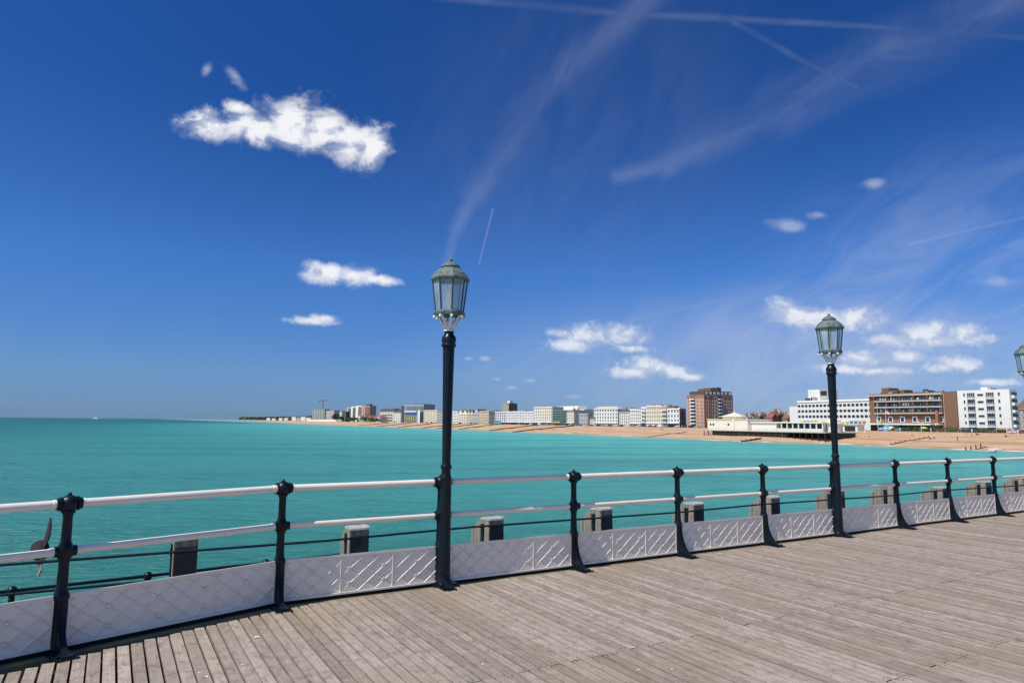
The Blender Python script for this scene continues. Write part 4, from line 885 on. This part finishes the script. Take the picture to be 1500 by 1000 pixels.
ppl = [(968, 30, 'c_black', 'stand', 'person in black walking down the beach, left of a pair'), (971, 29, 'c_black', 'stand', 'person in black walking down the beach, right of a pair'), (961, 52, 'c_red', 'stand', 'person in red at the top of the beach left of the white van'),
 (1310, 50, 'c_orange', 'sit', 'person in orange sitting below the blue stall'), (1363, 54, 'c_white', 'stand', 'person in white at the hedge before the brown flats'), (1360, 55, 'c_black', 'stand', 'person in black beside the person in white at the hedge'),
 (1415, 42, 'c_pink', 'sit', 'person in pink sitting on the beach before the white flats'), (1422, 40, 'c_pink', 'sit', 'second person in pink sitting before the white flats'), (1429, 42, 'c_red', 'sit', 'person in red sitting on the beach before the white flats'), (1431, 42, 'c_black', 'sit', 'person in black sitting next to the person in red'),
 (1472, 38, 'c_black', 'sit', 'lone person in black lying low on the beach near the foam'), (1364, 26, 'c_pink', 'sit', 'person in pink sitting at the weathered groyne'), (1367, 27, 'c_blue', 'sit', 'person in blue sitting at the weathered groyne'), (1361, 25, 'c_black', 'sit', 'person in black sitting at the weathered groyne'),
 (999, 58, 'c_white', 'stand', 'person in white on the promenade left of the brick tower'), (1003, 58, 'c_sky', 'stand', 'person in light blue on the promenade left of the brick tower'), (1008, 59, 'c_pink', 'stand', 'person in pink at the foot of the brick tower'), (1015, 58, 'c_blue', 'stand', 'person in blue before the brick tower balconies'), (1020, 59, 'c_white', 'stand', 'person in white before the brick tower balconies'),
 (1318, 57, 'c_white', 'stand', 'person in white right of the blue stall'), (1321, 58, 'c_blue', 'stand', 'person in blue at the left end of the hedge'), (1407, 57, 'c_pink', 'stand', 'person in pink walking at the left end of the white flats'), (1423, 57, 'c_white', 'stand', 'person in white walking before the white flats'), (1446, 57, 'c_black', 'stand', 'person in black walking before the white flats'), (1459, 57, 'c_silver', 'stand', 'person in grey walking before the garage wall'),
 (860, 57, 'c_red', 'stand', 'person in red walking before the low slate roofed house'), (880, 57, 'c_blue', 'stand', 'person in blue walking before the big white hotel'), (912, 57, 'c_black', 'stand', 'person in black walking before the grey terrace'), (948, 57, 'c_white', 'stand', 'person in white walking before the ochre terrace')]
ppl += [(915, 30, 'c_white', 'sit', 'person in white sitting on the beach below the grey bay fronted terrace'), (893, 36, 'c_blue', 'sit', 'person in blue sitting on the beach below the big white hotel'), (1165, 44, 'c_red', 'stand', 'person in red on the sand just behind the pavilion platform'),
 (1266, 40, 'c_white', 'stand', 'person in white standing on the beach right of the white kiosks'), (1272, 30, 'c_sky', 'sit', 'person in light blue sitting on the beach below the white kiosks'), (1335, 34, 'c_orange', 'sit', 'person in orange sitting below the left part of the hedge'), (1388, 46, 'c_green', 'stand', 'person in green standing on the beach below the darker hedge'),
 (1401, 22, 'c_black', 'stand', 'person in black standing near the water left of the stumps'), (1448, 40, 'c_yellow', 'sit', 'person in yellow sitting on the beach below the right balconies'), (1256, 57, 'c_black', 'stand', 'person in black walking just right of the white kiosks'), (1379, 57, 'c_red', 'stand', 'person in red walking before the darker hedge'), (1490, 46, 'c_white', 'stand', 'person in white standing on the beach below the red car')]
for u, off, c_, ps, lb in ppl: person(u, 0, off, c_, ps, lb)
# stall, parasol, flags, lamps on the promenade
A_, t_ = fac(1298, 57); r_ = thing('stall', 'blue and green inflatable stall before the brown brick flats', 'stall', (A_.x, A_.y, GZ), math.atan2(-t_.y, -t_.x))
for nm, mt, x0_, x1_, h_ in (('left_bay', 'c_blue', -3.6, -1.5, 2.2), ('middle_bay', 'c_sky', -1.5, .6, 2.8), ('right_bay', 'c_green', .6, 2.4, 2.3)):
    q = MB(); q.mat(mt); q.prism([(x0_ + .05, 0), (x1_ - .05, 0), (x1_ - .05, h_ * .7), ((x0_ + x1_) / 2, h_), (x0_ + .05, h_ * .7)], 1, 0, 2.4); q.mat('lamp_white'); q.box(x0_ + .2, x1_ - .2, -.06, -.01, h_ * .4, h_ * .6); q.build(nm, None, r_)
def parasol(u, off, c_, label):
    A_, _ = fac(u, off); s, _ = s_project(A_); z_ = beach_z(off, w_off(s)) if off < 56 else GZ; r_ = thing('parasol', label, 'parasol', (A_.x, A_.y, z_), 0, 'parasols and tents by the beach')
    q = MB(); q.mat('c_white'); q.cyl((0, 0, 0), (0, 0, 2.1), .04, n=6); q.build('pole', None, r_); q = MB(); q.mat(c_); q.lathe([(1.3, 1.5), (.8, 1.95), (.05, 2.2)], 8); q.build('canopy', None, r_)
parasol(1353, 55, 'c_lime', 'lime yellow parasol before the hedge'); parasol(1305, 53, 'c_white', 'white parasol right of the blue stall'); parasol(730, 58, 'c_sky', 'light blue tent like parasol left of the long white terrace')
A_, t_ = fac(729, 60); q = MB(); q.mat('c_sky'); q.prism([(-4, 0), (4, 0), (4, 2.6), (0, 4.6), (-4, 2.6)], 1, 0, 5); q.build('tent', None, loc=(A_.x, A_.y, GZ), rz=0, label='bright blue tent on the promenade left of the long white terrace', cat='tent')
def flagpole(u, off, yt, yb_, c1, c2, label, left=False):
    A_, t_ = fac(u, off); H_ = height(u, yt, A_) - GZ; r_ = thing('flagpole', label, 'flagpole', (A_.x, A_.y, GZ), math.atan2(-t_.y, -t_.x), 'flagpoles before the brown brick flats')
    q = MB(); q.mat('lamp_white'); q.cyl((0, 0, 0), (0, 0, H_), .12, .06, 8); q.sphere((0, 0, H_), .12, 6); q.build('pole', None, r_)
    zt = height(u, yb_, A_) - GZ; d = -1 if left else 1; q = MB(); n = 6
    for mt, a, b_ in ((c1, 0, .5), (c2, .5, 1.0)):
        q.mat(mt); vs = [(d * (.1 + 1.8 * i / n), .25 * math.sin(i * 1.3), zt - 1.3 * h_ - .12 * i) for i in range(n + 1) for h_ in (a, b_)]; q.add(vs, [(2 * i, 2 * i + 2, 2 * i + 3, 2 * i + 1) for i in range(n)], True)
    o = q.build('flag', None, r_); sl = o.modifiers.new('solid', 'SOLIDIFY'); sl.thickness = .02
flagpole(1286, 60, 590, 615, 'c_sky', 'c_lime', 'white flagpole with a blue and yellow flag hung low'); flagpole(1298, 60, 596, 601, 'c_pink', 'c_white', 'flagpole with a pink and white flag at its top')
def promlamp(u, off, yt, label):
    A_, t_ = fac(u, off); H_ = height(u, yt, A_) - GZ; r_ = thing('promenade_lamp', label, 'street lamp', (A_.x, A_.y, GZ), math.atan2(-t_.y, -t_.x), 'twin globe lamps on the promenade')
    q = MB(); q.mat('lamp_white'); q.cyl((0, 0, 0), (0, 0, H_), .12, .07, 8); q.cyl((-.9, 0, H_ - .3), (.9, 0, H_ - .3), .05, n=6); q.build('pole', None, r_)
    for d in (-.9, .9): q = MB(); q.mat('bulb'); q.sphere((d, 0, H_), .32, 10); q.build('globe', None, r_)
promlamp(1349, 57, 618.5, 'twin globe white lamp before the brown brick flats'); promlamp(1474, 57, 612, 'twin globe white lamp right of the garage wall')

# motor boat near the horizon
Pb = on_z(140, 613.1, SEA); r_ = thing('motor_boat', 'tiny white motor boat near the left horizon', 'boat', (Pb.x, Pb.y, SEA), R(10)); sb_ = Pb.length / 1000
q = MB(); q.mat('w_white'); q.prism([(-3, -.3), (2.5, -.3), (4, 1.0), (-3, .9)], 1, -1.2, 1.2); q.build('hull', None, r_); q = MB(); q.mat('w_white'); q.prism([(-1.5, .9), (1.2, .95), (.6, 2), (-1.2, 2)], 1, -.9, .9); q.build('cabin', None, r_); r_.scale = (sb_ * 1.0,) * 3

# ------------------------------------------------------------------ the pier
PA = R(30.65); P1 = Vector((-2.088, 6.265, 0)); SPC = 1.641; BEND = R(17.32)
D = Vector((math.cos(PA), math.sin(PA), 0)); Nn = Vector((-math.sin(PA), math.cos(PA), 0))
# deck boards, across the pier; local x along the rail, local y outwards
random.seed(21); pitch = .0880; V_ = []; F_ = []; TN = []
rows = [-1.18, -2.46, -3.76, -5.05, -6.4, -7.7, -9.0, -10.3, -12.0]
i = 0; x = -9.0
while x < 58:
    yend = -.115 + (.382 * x if x < 0 else 0) + random.uniform(-.012, .012)
    if x < 40 or True:
        ys = [yend]; 
        stag = random.random()
        for k, r0 in enumerate(rows[1:], 1):
            if (k % 2 == 0) == (int(x / 1.3) % 5 < 9 and True): pass
            yy = r0 + random.choice([0, 0, 0, 0, .0]) 
            if yy < yend - .3 and (k != 2 or random.random() < .45) and (k != 1 or random.random() < .7): ys.append(yy)
        for a, b_ in zip(ys, ys[1:]):
            g_ = .0045 + random.uniform(0, .0055); dz = random.uniform(-.0025, .0025); x0_, x1_ = x + g_, x + pitch - g_; y1_, y0_ = a - .003 + random.uniform(-.003, .003), b_ + .003
            t0 = dz + random.uniform(-.0015, .0015); o = len(V_)
            V_ += [(x0_, y0_, t0), (x1_, y0_, dz), (x1_, y1_, dz), (x0_, y1_, t0), (x0_, y0_, -.05), (x1_, y0_, -.05), (x1_, y1_, -.05), (x0_, y1_, -.05)]
            F_ += [(o, o + 1, o + 2, o + 3), (o, o + 4, o + 5, o + 1), (o + 1, o + 5, o + 6, o + 2), (o + 2, o + 6, o + 7, o + 3), (o + 3, o + 7, o + 4, o)]
            TN += [(random.random(), random.random(), random.random(), 1)] * 5
    x += pitch; i += 1
me = bpy.data.meshes.new('deck'); me.from_pydata(V_, [], F_); me.materials.append(MATS['deck_wood'])
ca = me.color_attributes.new('tone', 'FLOAT_COLOR', 'CORNER'); arr = []
for p_, tn in zip(me.polygons, TN): arr += list(tn) * p_.loop_total
ca.data.foreach_set('color', arr); me.update()
deck = bpy.data.objects.new('deck', me); col.objects.link(deck); deck.location = P1; deck.rotation_euler = (0, 0, PA); deck['kind'] = 'structure'
# nail heads, beams beneath, edge timber
mb = MB(); mb.mat('under_dark'); xx = -8.9; rd = random.Random(4)
while xx < 14:
    for r0 in rows[:3]:
        for dy in ((-.035, .035) if r0 != -1.18 else (0, )):
            for dx in (.022, .068):
                if rd.random() < .8:
                    cx_, cy_ = xx + dx - .0 + rd.uniform(-.003, .003), r0 + dy + rd.uniform(-.01, .01)
                    if cy_ < -.2 + (.382 * xx if xx < 0 else 0): r_ = rd.uniform(.003, .0055); mb.add([(cx_ + r_ * math.cos(k * 1.0472), cy_ + r_ * math.sin(k * 1.0472), .0045) for k in range(6)], [tuple(range(6))], False)
    xx += pitch
mb.mat('lamp_white'); rd = random.Random(6)
for i in range(70):
    cx_, cy_ = rd.uniform(-2, 12), rd.uniform(-3.6, -.25); 
    if cx_ < 0 and cy_ > -.3 + .4 * cx_: continue
    r_ = rd.uniform(.004, .013) * (1.6 if i % 9 == 0 else 1); mb.add([(cx_ + r_ * math.cos(k * .785) * rd.uniform(.5, 1.5), cy_ + r_ * math.sin(k * .785) * rd.uniform(.5, 1.5), .0048) for k in range(8)], [tuple(range(8))], False)
mb.build('deck_nails', None, kind='structure', loc=P1, rz=PA)
mb = MB(); mb.mat('under_dark')
for r0 in rows + [-.4]: mb.box(-4.5 if r0 > -1 else -9, 58, r0 - .1, r0 + .1, -.35, -.055)
for k in range(14): mb.box(-8 + 5 * k, -7.7 + 5 * k, -12, -.5 if k > 1 else -3.2, -.7, -.352)
for k in range(14):
    for y_ in (-3.4, -8.5): mb.cyl((-7.85 + 5 * k, y_, -.7), (-7.85 + 5 * k, y_, -9), .2, n=10)
mb.build('pier_frame', None, kind='structure', loc=P1, rz=PA)
mb = MB(); mb.mat('moss'); mb.box(-.02, 58, -.112, -.005, -.3, -.008); mb.mat('under_dark'); mb.box(0, 58, -.004, .16, -.45, -.02); mb.box(0, 58, .001, .05, -.0199, .028)
mb.build('deck_edge', None, kind='structure', loc=P1, rz=PA)
mb = MB(); mb.mat('moss'); mb.box(-8, .02, -.10, .05, -.3, -.012); mb.mat('under_dark'); mb.box(-8, 0, .051, .16, -.45, -.02); mb.box(-8, 0, .002, .05, -.0119, .046); mb.box(-8, 0, -.62, -.101, -.45, -.075)
o = mb.build('deck_edge', None, kind='structure', loc=P1, rz=PA + BEND)

# railing: posts, rails and patterned panels
rail = thing('pier_railing', 'white and black iron railing with patterned white panels along the pier edge', 'railing', P1, PA)
RZ1, RZ2 = 1.028, .692
mb = MB(); mb.mat('dark_paint')
mb.lathe([(.052, .0), (.052, .03), (.047, .05), (.045, .34), (.053, .36), (.055, .385), (.046, .405), (.038, .43), (.034, .60), (.037, .63), (.050, .655), (.060, RZ2), (.050, .73), (.037, .755), (.034, .78), (.032, .94), (.036, .955), (.050, .972), (.03, .99)], 14)
mb.cyl((-.082, 0, RZ1), (.082, 0, RZ1), .042, n=14)
mb.cyl((-.070, 0, RZ2), (.070, 0, RZ2), .038, n=14)
mb.sphere((0, 0, RZ1), .065, 20); mb.sphere((0, 0, RZ1 + .066), .017, 8); mb.cyl((-.062, 0, RZ1), (-.05, 0, RZ1), .052, n=16); mb.cyl((.05, 0, RZ1), (.062, 0, RZ1), .052, n=16)
web = [(-.03, .44), (-.048, .36)] + [(-.048 - .205 * (1 - math.cos(a_)) , .36 - .335 * math.sin(a_)) for a_ in [R(10 * k) for k in range(1, 10)]] + [(-.03, .025)]
mb.prism(web, 0, -.022, .022); mb.prism([(y_ - .012, z_ - .006) for y_, z_ in web[1:-1]] + [(-.06, .03)], 0, -.009, .009)
mb.box(-.07, .07, -.285, .07, -.012, .012); mb.box(-.04, .04, -.265, -.02, .012, .026)
for bx_ in (-.06, .06):
    for by_ in (-.22, .05): mb.cyl((bx_ * .85, by_, .012), (bx_ * .85, by_, .026), .012, n=6)
post0 = mb.build('post', None, rail); post0.location = (0, 0, 0)
def panel_mesh(Lb, seed=0):
    q = MB(); q.mat('white_paint'); z0_, z1_ = .034, .385; x0_, x1_ = .045, Lb - .045; Hh = z1_ - z0_
    q.box(x0_, x1_, -.004, .006, z0_, z1_)
    q.box(x0_, x1_, -.03, -.0041, z0_ - .006, z0_ + .012); q.box(x0_, x1_, -.016, -.0042, z1_ - .014, z1_ + .006)
    q.box(x0_, x0_ + .012, -.018, -.0043, z0_ + .012, z1_ - .014); q.box(x1_ - .012, x1_, -.018, -.0043, z0_ + .012, z1_ - .014)
    n = 3; Wt = (x1_ - x0_) / n; zb_, zt_ = z0_ + .014, z1_ - .03; p_ = Wt / 3; hh_ = (zt_ - zb_) / 2.25
    def bar(a, b_, dep, wd_):
        a = Vector((a[0], 0, a[1])); b_ = Vector((b_[0], 0, b_[1])); d = (b_ - a); l_ = d.length
        if l_ < .004: return
        d /= l_; n_ = Vector((-d.z, 0, d.x)) * wd_
        y0_, y1_ = -.0044, -.0044 - dep
        vs = [a + n_, b_ + n_, b_ - n_, a - n_]; vs = [Vector((v.x, y0_, v.z)) for v in vs] + [Vector((v.x + (c_.x - v.x) * .78, y1_, v.z + (c_.z - v.z) * .78)) for v, c_ in zip(vs, (a, b_, b_, a))]
        q.add(vs, [(0, 1, 5, 4), (1, 2, 6, 5), (2, 3, 7, 6), (3, 0, 4, 7), (4, 5, 6, 7)], False)
    for i in range(1, n): bar((x0_ + Wt * i, zb_), (x0_ + Wt * i, zt_), .013, .008)
    sl = hh_ / p_
    for sgn in (1, -1):
        for k in range(-6, 18):
            c0 = x0_ + k * p_       # line passes (c0, zb_) with slope sgn*sl
            pts = []
            xa_ = c0; xb_ = c0 + sgn * (zt_ - zb_) / sl
            lo, hi = sorted((xa_, xb_)); lo2, hi2 = max(lo, x0_ + .012), min(hi, x1_ - .012)
            if hi2 - lo2 < .01: continue
            f_ = lambda xq: zb_ + (xq - c0) * sgn * sl
            bar((lo2, f_(lo2)), (hi2, f_(hi2)), .0095 + (.0012 if sgn > 0 else 0), .0078)
    for i in range(0, 19):
        for j in range(0, 5):
            cx_ = x0_ + i * p_ / 2; cz_ = zb_ + j * hh_ / 2
            if (i + j) % 2 or cz_ > zt_ - .03 or cz_ < zb_ + .03 or not (x0_ + .03 < cx_ < x1_ - .03) or (i + 2 * j) % 4 != 1: continue
            pr = [(cx_ + .021 * math.cos(k * math.pi / 4 + .39), cz_ + .019 * math.sin(k * math.pi / 4 + .39)) for k in range(8)]
            for k in range(8): bar(pr[k], pr[(k + 1) % 8], .0125, .005)
            q.box(cx_ - .012, cx_ + .012, -.0065 - .0110, -.0045, cz_ - .011, cz_ + .011)
    return q
pan0 = panel_mesh(SPC).build('panel', None, rail); pan0.location = (0, 0, 0)
def rail_mesh(Lb, r_, z_):
    q = MB(); q.mat('white_paint'); q.cyl((.07, 0, z_), (Lb - .07, 0, z_), r_, n=18, caps=False); q.cyl((.07, 0, z_), (.10, 0, z_), r_ * 1.12, n=18); q.cyl((Lb - .10, 0, z_), (Lb - .07, 0, z_), r_ * 1.12, n=18); return q
tr0 = rail_mesh(SPC, .031, RZ1).build('top_rail', None, rail); mr0 = rail_mesh(SPC, .028, RZ2).build('middle_rail', None, rail)
for k in range(1, 24):
    for s_ in (post0, pan0, tr0, mr0): kid(s_, rail, (SPC * k - (.055 if s_ is post0 and k % 4 == 1 else 0), 0, 0))
SL = 1.70; PX = Vector((-math.cos(BEND), -math.sin(BEND), 0)) * SL
pl0 = panel_mesh(SL).build('panel', None, rail); tl0 = rail_mesh(SL, .031, RZ1).build('top_rail', None, rail); ml0 = rail_mesh(SL, .028, RZ2).build('middle_rail', None, rail)
for k in (1, 2, 3):
    kid(post0, rail, PX * k, BEND)
    for s_ in (pl0, tl0, ml0):
        o = s_ if k == 1 else kid(s_, rail, (0, 0, 0)); o.location = PX * k; o.rotation_euler = (0, 0, BEND)

# lamp columns
def make_lamp():
    r_ = thing('lamp_post', 'lamp', 'lamp post')
    q = MB(); q.mat('dark_paint'); q.box(-.115, .115, -.13, .10, -.01, .02); q.box(-.1, .1, -.11, .085, .02, .035)
    q.lathe([(.085, .035), (.08, .05), (.068, .07), (.064, .12), (.060, .4), (.058, .9), (.056, 1.06), (.060, 1.075), (.056, 1.09), (.050, 1.10), (.047, 1.16), (.056, 1.17), (.060, 1.185), (.056, 1.20), (.046, 1.215), (.045, 1.23)], 20)
    q.build('base_shaft', None, r_)
    q = MB(); q.mat('dark_paint'); q.lathe([(.044, 1.23), (.050, 1.7), (.056, 2.1), (.062, 2.43)], 24, flute=.10); q.build('fluted_shaft', None, r_)
    q = MB(); q.mat('dark_paint'); q.lathe([(.062, 2.43), (.078, 2.44), (.078, 2.46), (.068, 2.47), (.076, 2.49), (.079, 2.515), (.070, 2.545), (.052, 2.565), (.048, 2.58), (.056, 2.60)], 20); q.build('collar', None, r_)
    q = MB(); q.mat('lamp_white'); q.lathe([(.058, 2.60), (.060, 2.612), (.050, 2.62), (.052, 2.66), (.070, 2.70), (.062, 2.705), (.03, 2.71)], 16); q.build('cradle', None, r_)
    for k in range(8):
        a_ = 2 * math.pi * (k + .5) / 8; c_, s_ = math.cos(a_), math.sin(a_); q = MB(); q.mat('lamp_white')
        pts = [(.05 * c_, .05 * s_, 2.64), (.075 * c_, .075 * s_, 2.68), (.105 * c_, .105 * s_, 2.73), (.135 * c_, .135 * s_, 2.765), (.162 * c_, .162 * s_, 2.755)]
        q.tube(pts, [.016, .014, .012, .012, .012], 7); q.sphere((.162 * c_, .162 * s_, 2.748), .018, 8); q.build('bracket', None, r_)
    ph = R(22.5)
    q = MB(); q.mat('verdigris'); q.lathe([(.10, 2.765), (.168, 2.77), (.172, 2.80), (.158, 2.815), (.150, 2.82)], 8, phase=ph, smooth=False); q.build('lantern_base', None, r_)
    q = MB(); q.mat('lantern_glass'); q.lathe([(.145, 2.82), (.185, 3.145)], 8, phase=ph, smooth=False); q.F = q.F[:8]; q.MI = q.MI[:8]; q.S = q.S[:8]; q.build('glazing', None, r_)
    for k in range(8):
        a_ = ph + 2 * math.pi * k / 8; c_, s_ = math.cos(a_), math.sin(a_); q = MB(); q.mat('lamp_metal'); q.cyl((.148 * c_, .148 * s_, 2.815), (.189 * c_, .189 * s_, 3.15), .0085, n=6); q.build('glazing_bar', None, r_)
    q = MB(); q.mat('verdigris'); q.lathe([(.188, 3.140), (.208, 3.144), (.214, 3.162), (.208, 3.179), (.195, 3.192), (.176, 3.223), (.145, 3.255), (.108, 3.279), (.092, 3.285)], 8, phase=ph, smooth=False)
    q.lathe([(.092, 3.285), (.104, 3.288), (.104, 3.298), (.09, 3.318), (.062, 3.340), (.03, 3.356), (.018, 3.359), (.018, 3.366), (.024, 3.373), (.018, 3.384), (.006, 3.397)], 16); q.build('lantern_roof', None, r_)
    q = MB(); q.mat('bulb'); q.lathe([(.02, 2.82), (.022, 2.87), (.036, 2.89), (.042, 2.96), (.036, 3.03), (.015, 3.06)], 12); q.build('bulb', None, r_)
    q = MB(); q.mat('dark_paint'); q.box(-.10, -.03, .01, .09, RZ1 - .02, RZ1 + .02); q.box(-.10, -.03, .01, .09, RZ2 - .02, RZ2 + .02); q.build('rail_clamp', None, r_)
    return r_
lamp = make_lamp()
for i, (k, lb) in enumerate(((1, 'nearest lamp post with green copper lantern, tallest in the view'), (5, 'second lamp post in front of the white building with rounded windows'), (9, 'third lamp post, only its lantern edge showing at the right border'))):
    o = lamp if i == 0 else copy_tree(lamp); o['label'] = lb; o['group'] = 'lantern lamp posts along the pier railing'
    q = P1 + D * (SPC * k - .022) - Nn * .05; o.location = q; o.rotation_euler = (0, 0, PA + R(6))

# timber piles outside the rail
def make_pile():
    r_ = thing('timber_pile', 'pile', 'timber pile')
    q = MB(); q.mat('pile_wood'); q.prism([(0, -9), (.2, -9), (.2, .54), (.17, .565), (.02, .575), (0, .56)], 0, 0, .2); q.build('upright', None, r_)
    q = MB(); q.mat('pile_shade'); q.box(.008, .192, -.006, -.001, -1.0, .49); q.build('shaded_face', None, r_)  # inner face away from the sun, shade painted on as a dark sheet
    q = MB(); q.mat('pile_cap'); q.prism([(-.004, .548), (.0, .566), (.02, .582), (.17, .572), (.204, .548)], 0, -.004, .204); q.build('cap', None, r_)
    q = MB(); q.mat('pile_wood'); q.prism([(.205, -8), (.42, -8), (.42, .40), (.36, .44), (.29, .50), (.205, .55)], 0, .01, .17); q.build('raker', None, r_)
    q = MB(); q.mat('dark_paint'); q.box(-.014, -.001, .11, .17, .05, .50); q.box(-.02, -.014, .12, .16, .40, .46); q.build('strap', None, r_)
    return r_
pile = make_pile(); lab = ['timber pile below the leftmost full bay, left of the second railing post', 'timber pile between the second railing post and the nearest lamp', 'timber pile right of the nearest lamp post', 'timber pile right of the first post after the near lamp', 'timber pile just right of the second post after the near lamp',
   'timber pile just right of the third post after the near lamp', 'timber pile half hidden behind the second lamp post', 'timber pile half hidden left of the first post after the second lamp', 'short broken timber pile left of the second post after the second lamp', 'timber pile left of the third post after the second lamp', 'rightmost timber pile at the edge of the view', ]
rd = random.Random(8)
for k in range(-2, 13):
    s_ = (-.505 + .998 * k) * SPC; o = pile if k == 0 else copy_tree(pile); lb = lab[k] if 0 <= k < 11 else 'timber pile outside the view along the pier, number from edge ' + nth[(k + 2) % 11]
    if not 0 <= k < 11: lb = 'timber pile beyond the view left of all others' if k < 0 else 'timber pile beyond the right edge of the view'
    o['label'] = lb; o['group'] = 'timber piles outside the railing'
    q = P1 + D * s_ + Nn * .5; o.location = (q.x, q.y, rd.uniform(-.035, .02) if k != 8 else -.07); o.rotation_euler = (rd.uniform(-.025, .025), rd.uniform(-.025, .025), PA + rd.uniform(-.07, .07))
for z_, nm, lb in ((.452, 'fender_rod', 'upper thin black rod running along the timber piles'), (.215, 'fender_rod', 'lower thin black rod running along the timber piles')):
    q = MB(); q.mat('chipped_dark'); pts = [(-6 + 1.64 * i, 0, z_ - (.012 * math.sin(i * 2.1)) - .0028 * max(i - 6, 0)) for i in range(20 if z_ > .3 else 5)]; q.tube(pts, .012, 8); o = q.build(nm, None, label=lb, cat='rod', group='rods along the piles'); qq = P1 + Nn * .492; o.location = qq; o.rotation_euler = (0, 0, PA)
# lower landing rail with ball tops
r_ = thing('landing_railing', 'black lower landing stage railing with ball topped posts', 'railing', P1, PA); ps = [-5.4, -3.85, -2.32, -.82, .76, 2.3]
for i, s_ in enumerate(ps):
    yy = 4.18 + (s_ + 2.32) * .085; q = MB(); q.mat('dark_paint'); q.cyl((s_, yy, -.55), (s_, yy, -1.7), .035, n=10); q.sphere((s_, yy, -.5), .062, 12); q.build('post', None, r_)
for z_ in (-.5, -1.05):
    q = MB(); q.mat('dark_paint'); q.tube([(s_, 4.18 + (s_ + 2.32) * .085, z_) for s_ in ps], .022, 8); q.build('rail', None, r_)
q = MB(); q.mat('under_dark'); q.box(-5.6, 2.6, 4.3, 6.0, -1.9, -1.7)
for s_ in (-5, -1, 2): q.cyl((s_, 5, -1.9), (s_, 5, -9), .15, n=8)
q.build('landing_platform', None, r_)

# dark bird flying past, banked with its wings upright
c0 = ray(59, 806); t0 = 6.0 / c0[1]; BP = Vector((c0[0] * t0, 6.0, EYE + c0[2] * t0))
bird = thing('bird', 'dark bird with upright wings flying past the left railing post', 'bird', BP, R(15)); bird.rotation_euler = (R(8), R(-6), R(38))
me = bpy.data.meshes.new('body'); V_ = [(0, -.14, -.03), (0, -.07, -.01), (0, .02, 0), (0, .10, .01), (0, .145, .02), (0, .175, .015)]
me.from_pydata(V_, [(i, i + 1) for i in range(5)], []); me.materials.append(MATS['bird_dark'] if 'bird_dark' in MATS else paint('bird_dark', (.018, .012, .016), .9, .3, 20)); o = bpy.data.objects.new('body', me); col.objects.link(o); o.parent = bird
o.modifiers.new('skin', 'SKIN')
for i_, r_ in enumerate((.018, .06, .078, .045, .034, .007)): me.skin_vertices[0].data[i_].radius = (r_, r_)
me.skin_vertices[0].data[2].use_root = True; sb = o.modifiers.new('sub', 'SUBSURF'); sb.levels = sb.render_levels = 2
paint('bird_pale', (.30, .20, .22), .6, .3, 20)
for sg, mt in ((1, 'bird_dark'), (-1, 'bird_pale')):
    q = MB(); out_ = [(-.085, .02), (-.12, .09), (-.13, .16), (-.10, .23), (-.045, .275), (.0, .26), (.05, .18), (.085, .10), (.075, .02)] if sg > 0 else [(-.085, .02), (-.11, .08), (-.15, .16), (-.13, .22), (-.09, .24), (-.03, .20), (.03, .12), (.06, .02)]
    vs = [((.05 if sg > 0 else -.06) * z_ / .25 + .03 * math.sin(z_ * 9), y_ , sg * z_ * (1.05 if sg > 0 else .8)) for y_, z_ in out_]; q.mat('bird_dark'); n = len(vs)
    vs2 = [(x_ + .010, y_, z_) for x_, y_, z_ in vs]; q.mat(mt); q.add(vs + vs2, [tuple(range(n)), tuple(range(n, 2 * n))[::-1]] + [(i, (i + 1) % n, n + (i + 1) % n, n + i) for i in range(n)], False)
    q.build('wing', None, bird)
q = MB(); q.mat('bird_dark'); q.prism([(-.012, -.13), (.012, -.13), (.04, -.25), (-.04, -.25)], 2, -.035, -.028); q.build('tail', None, bird)
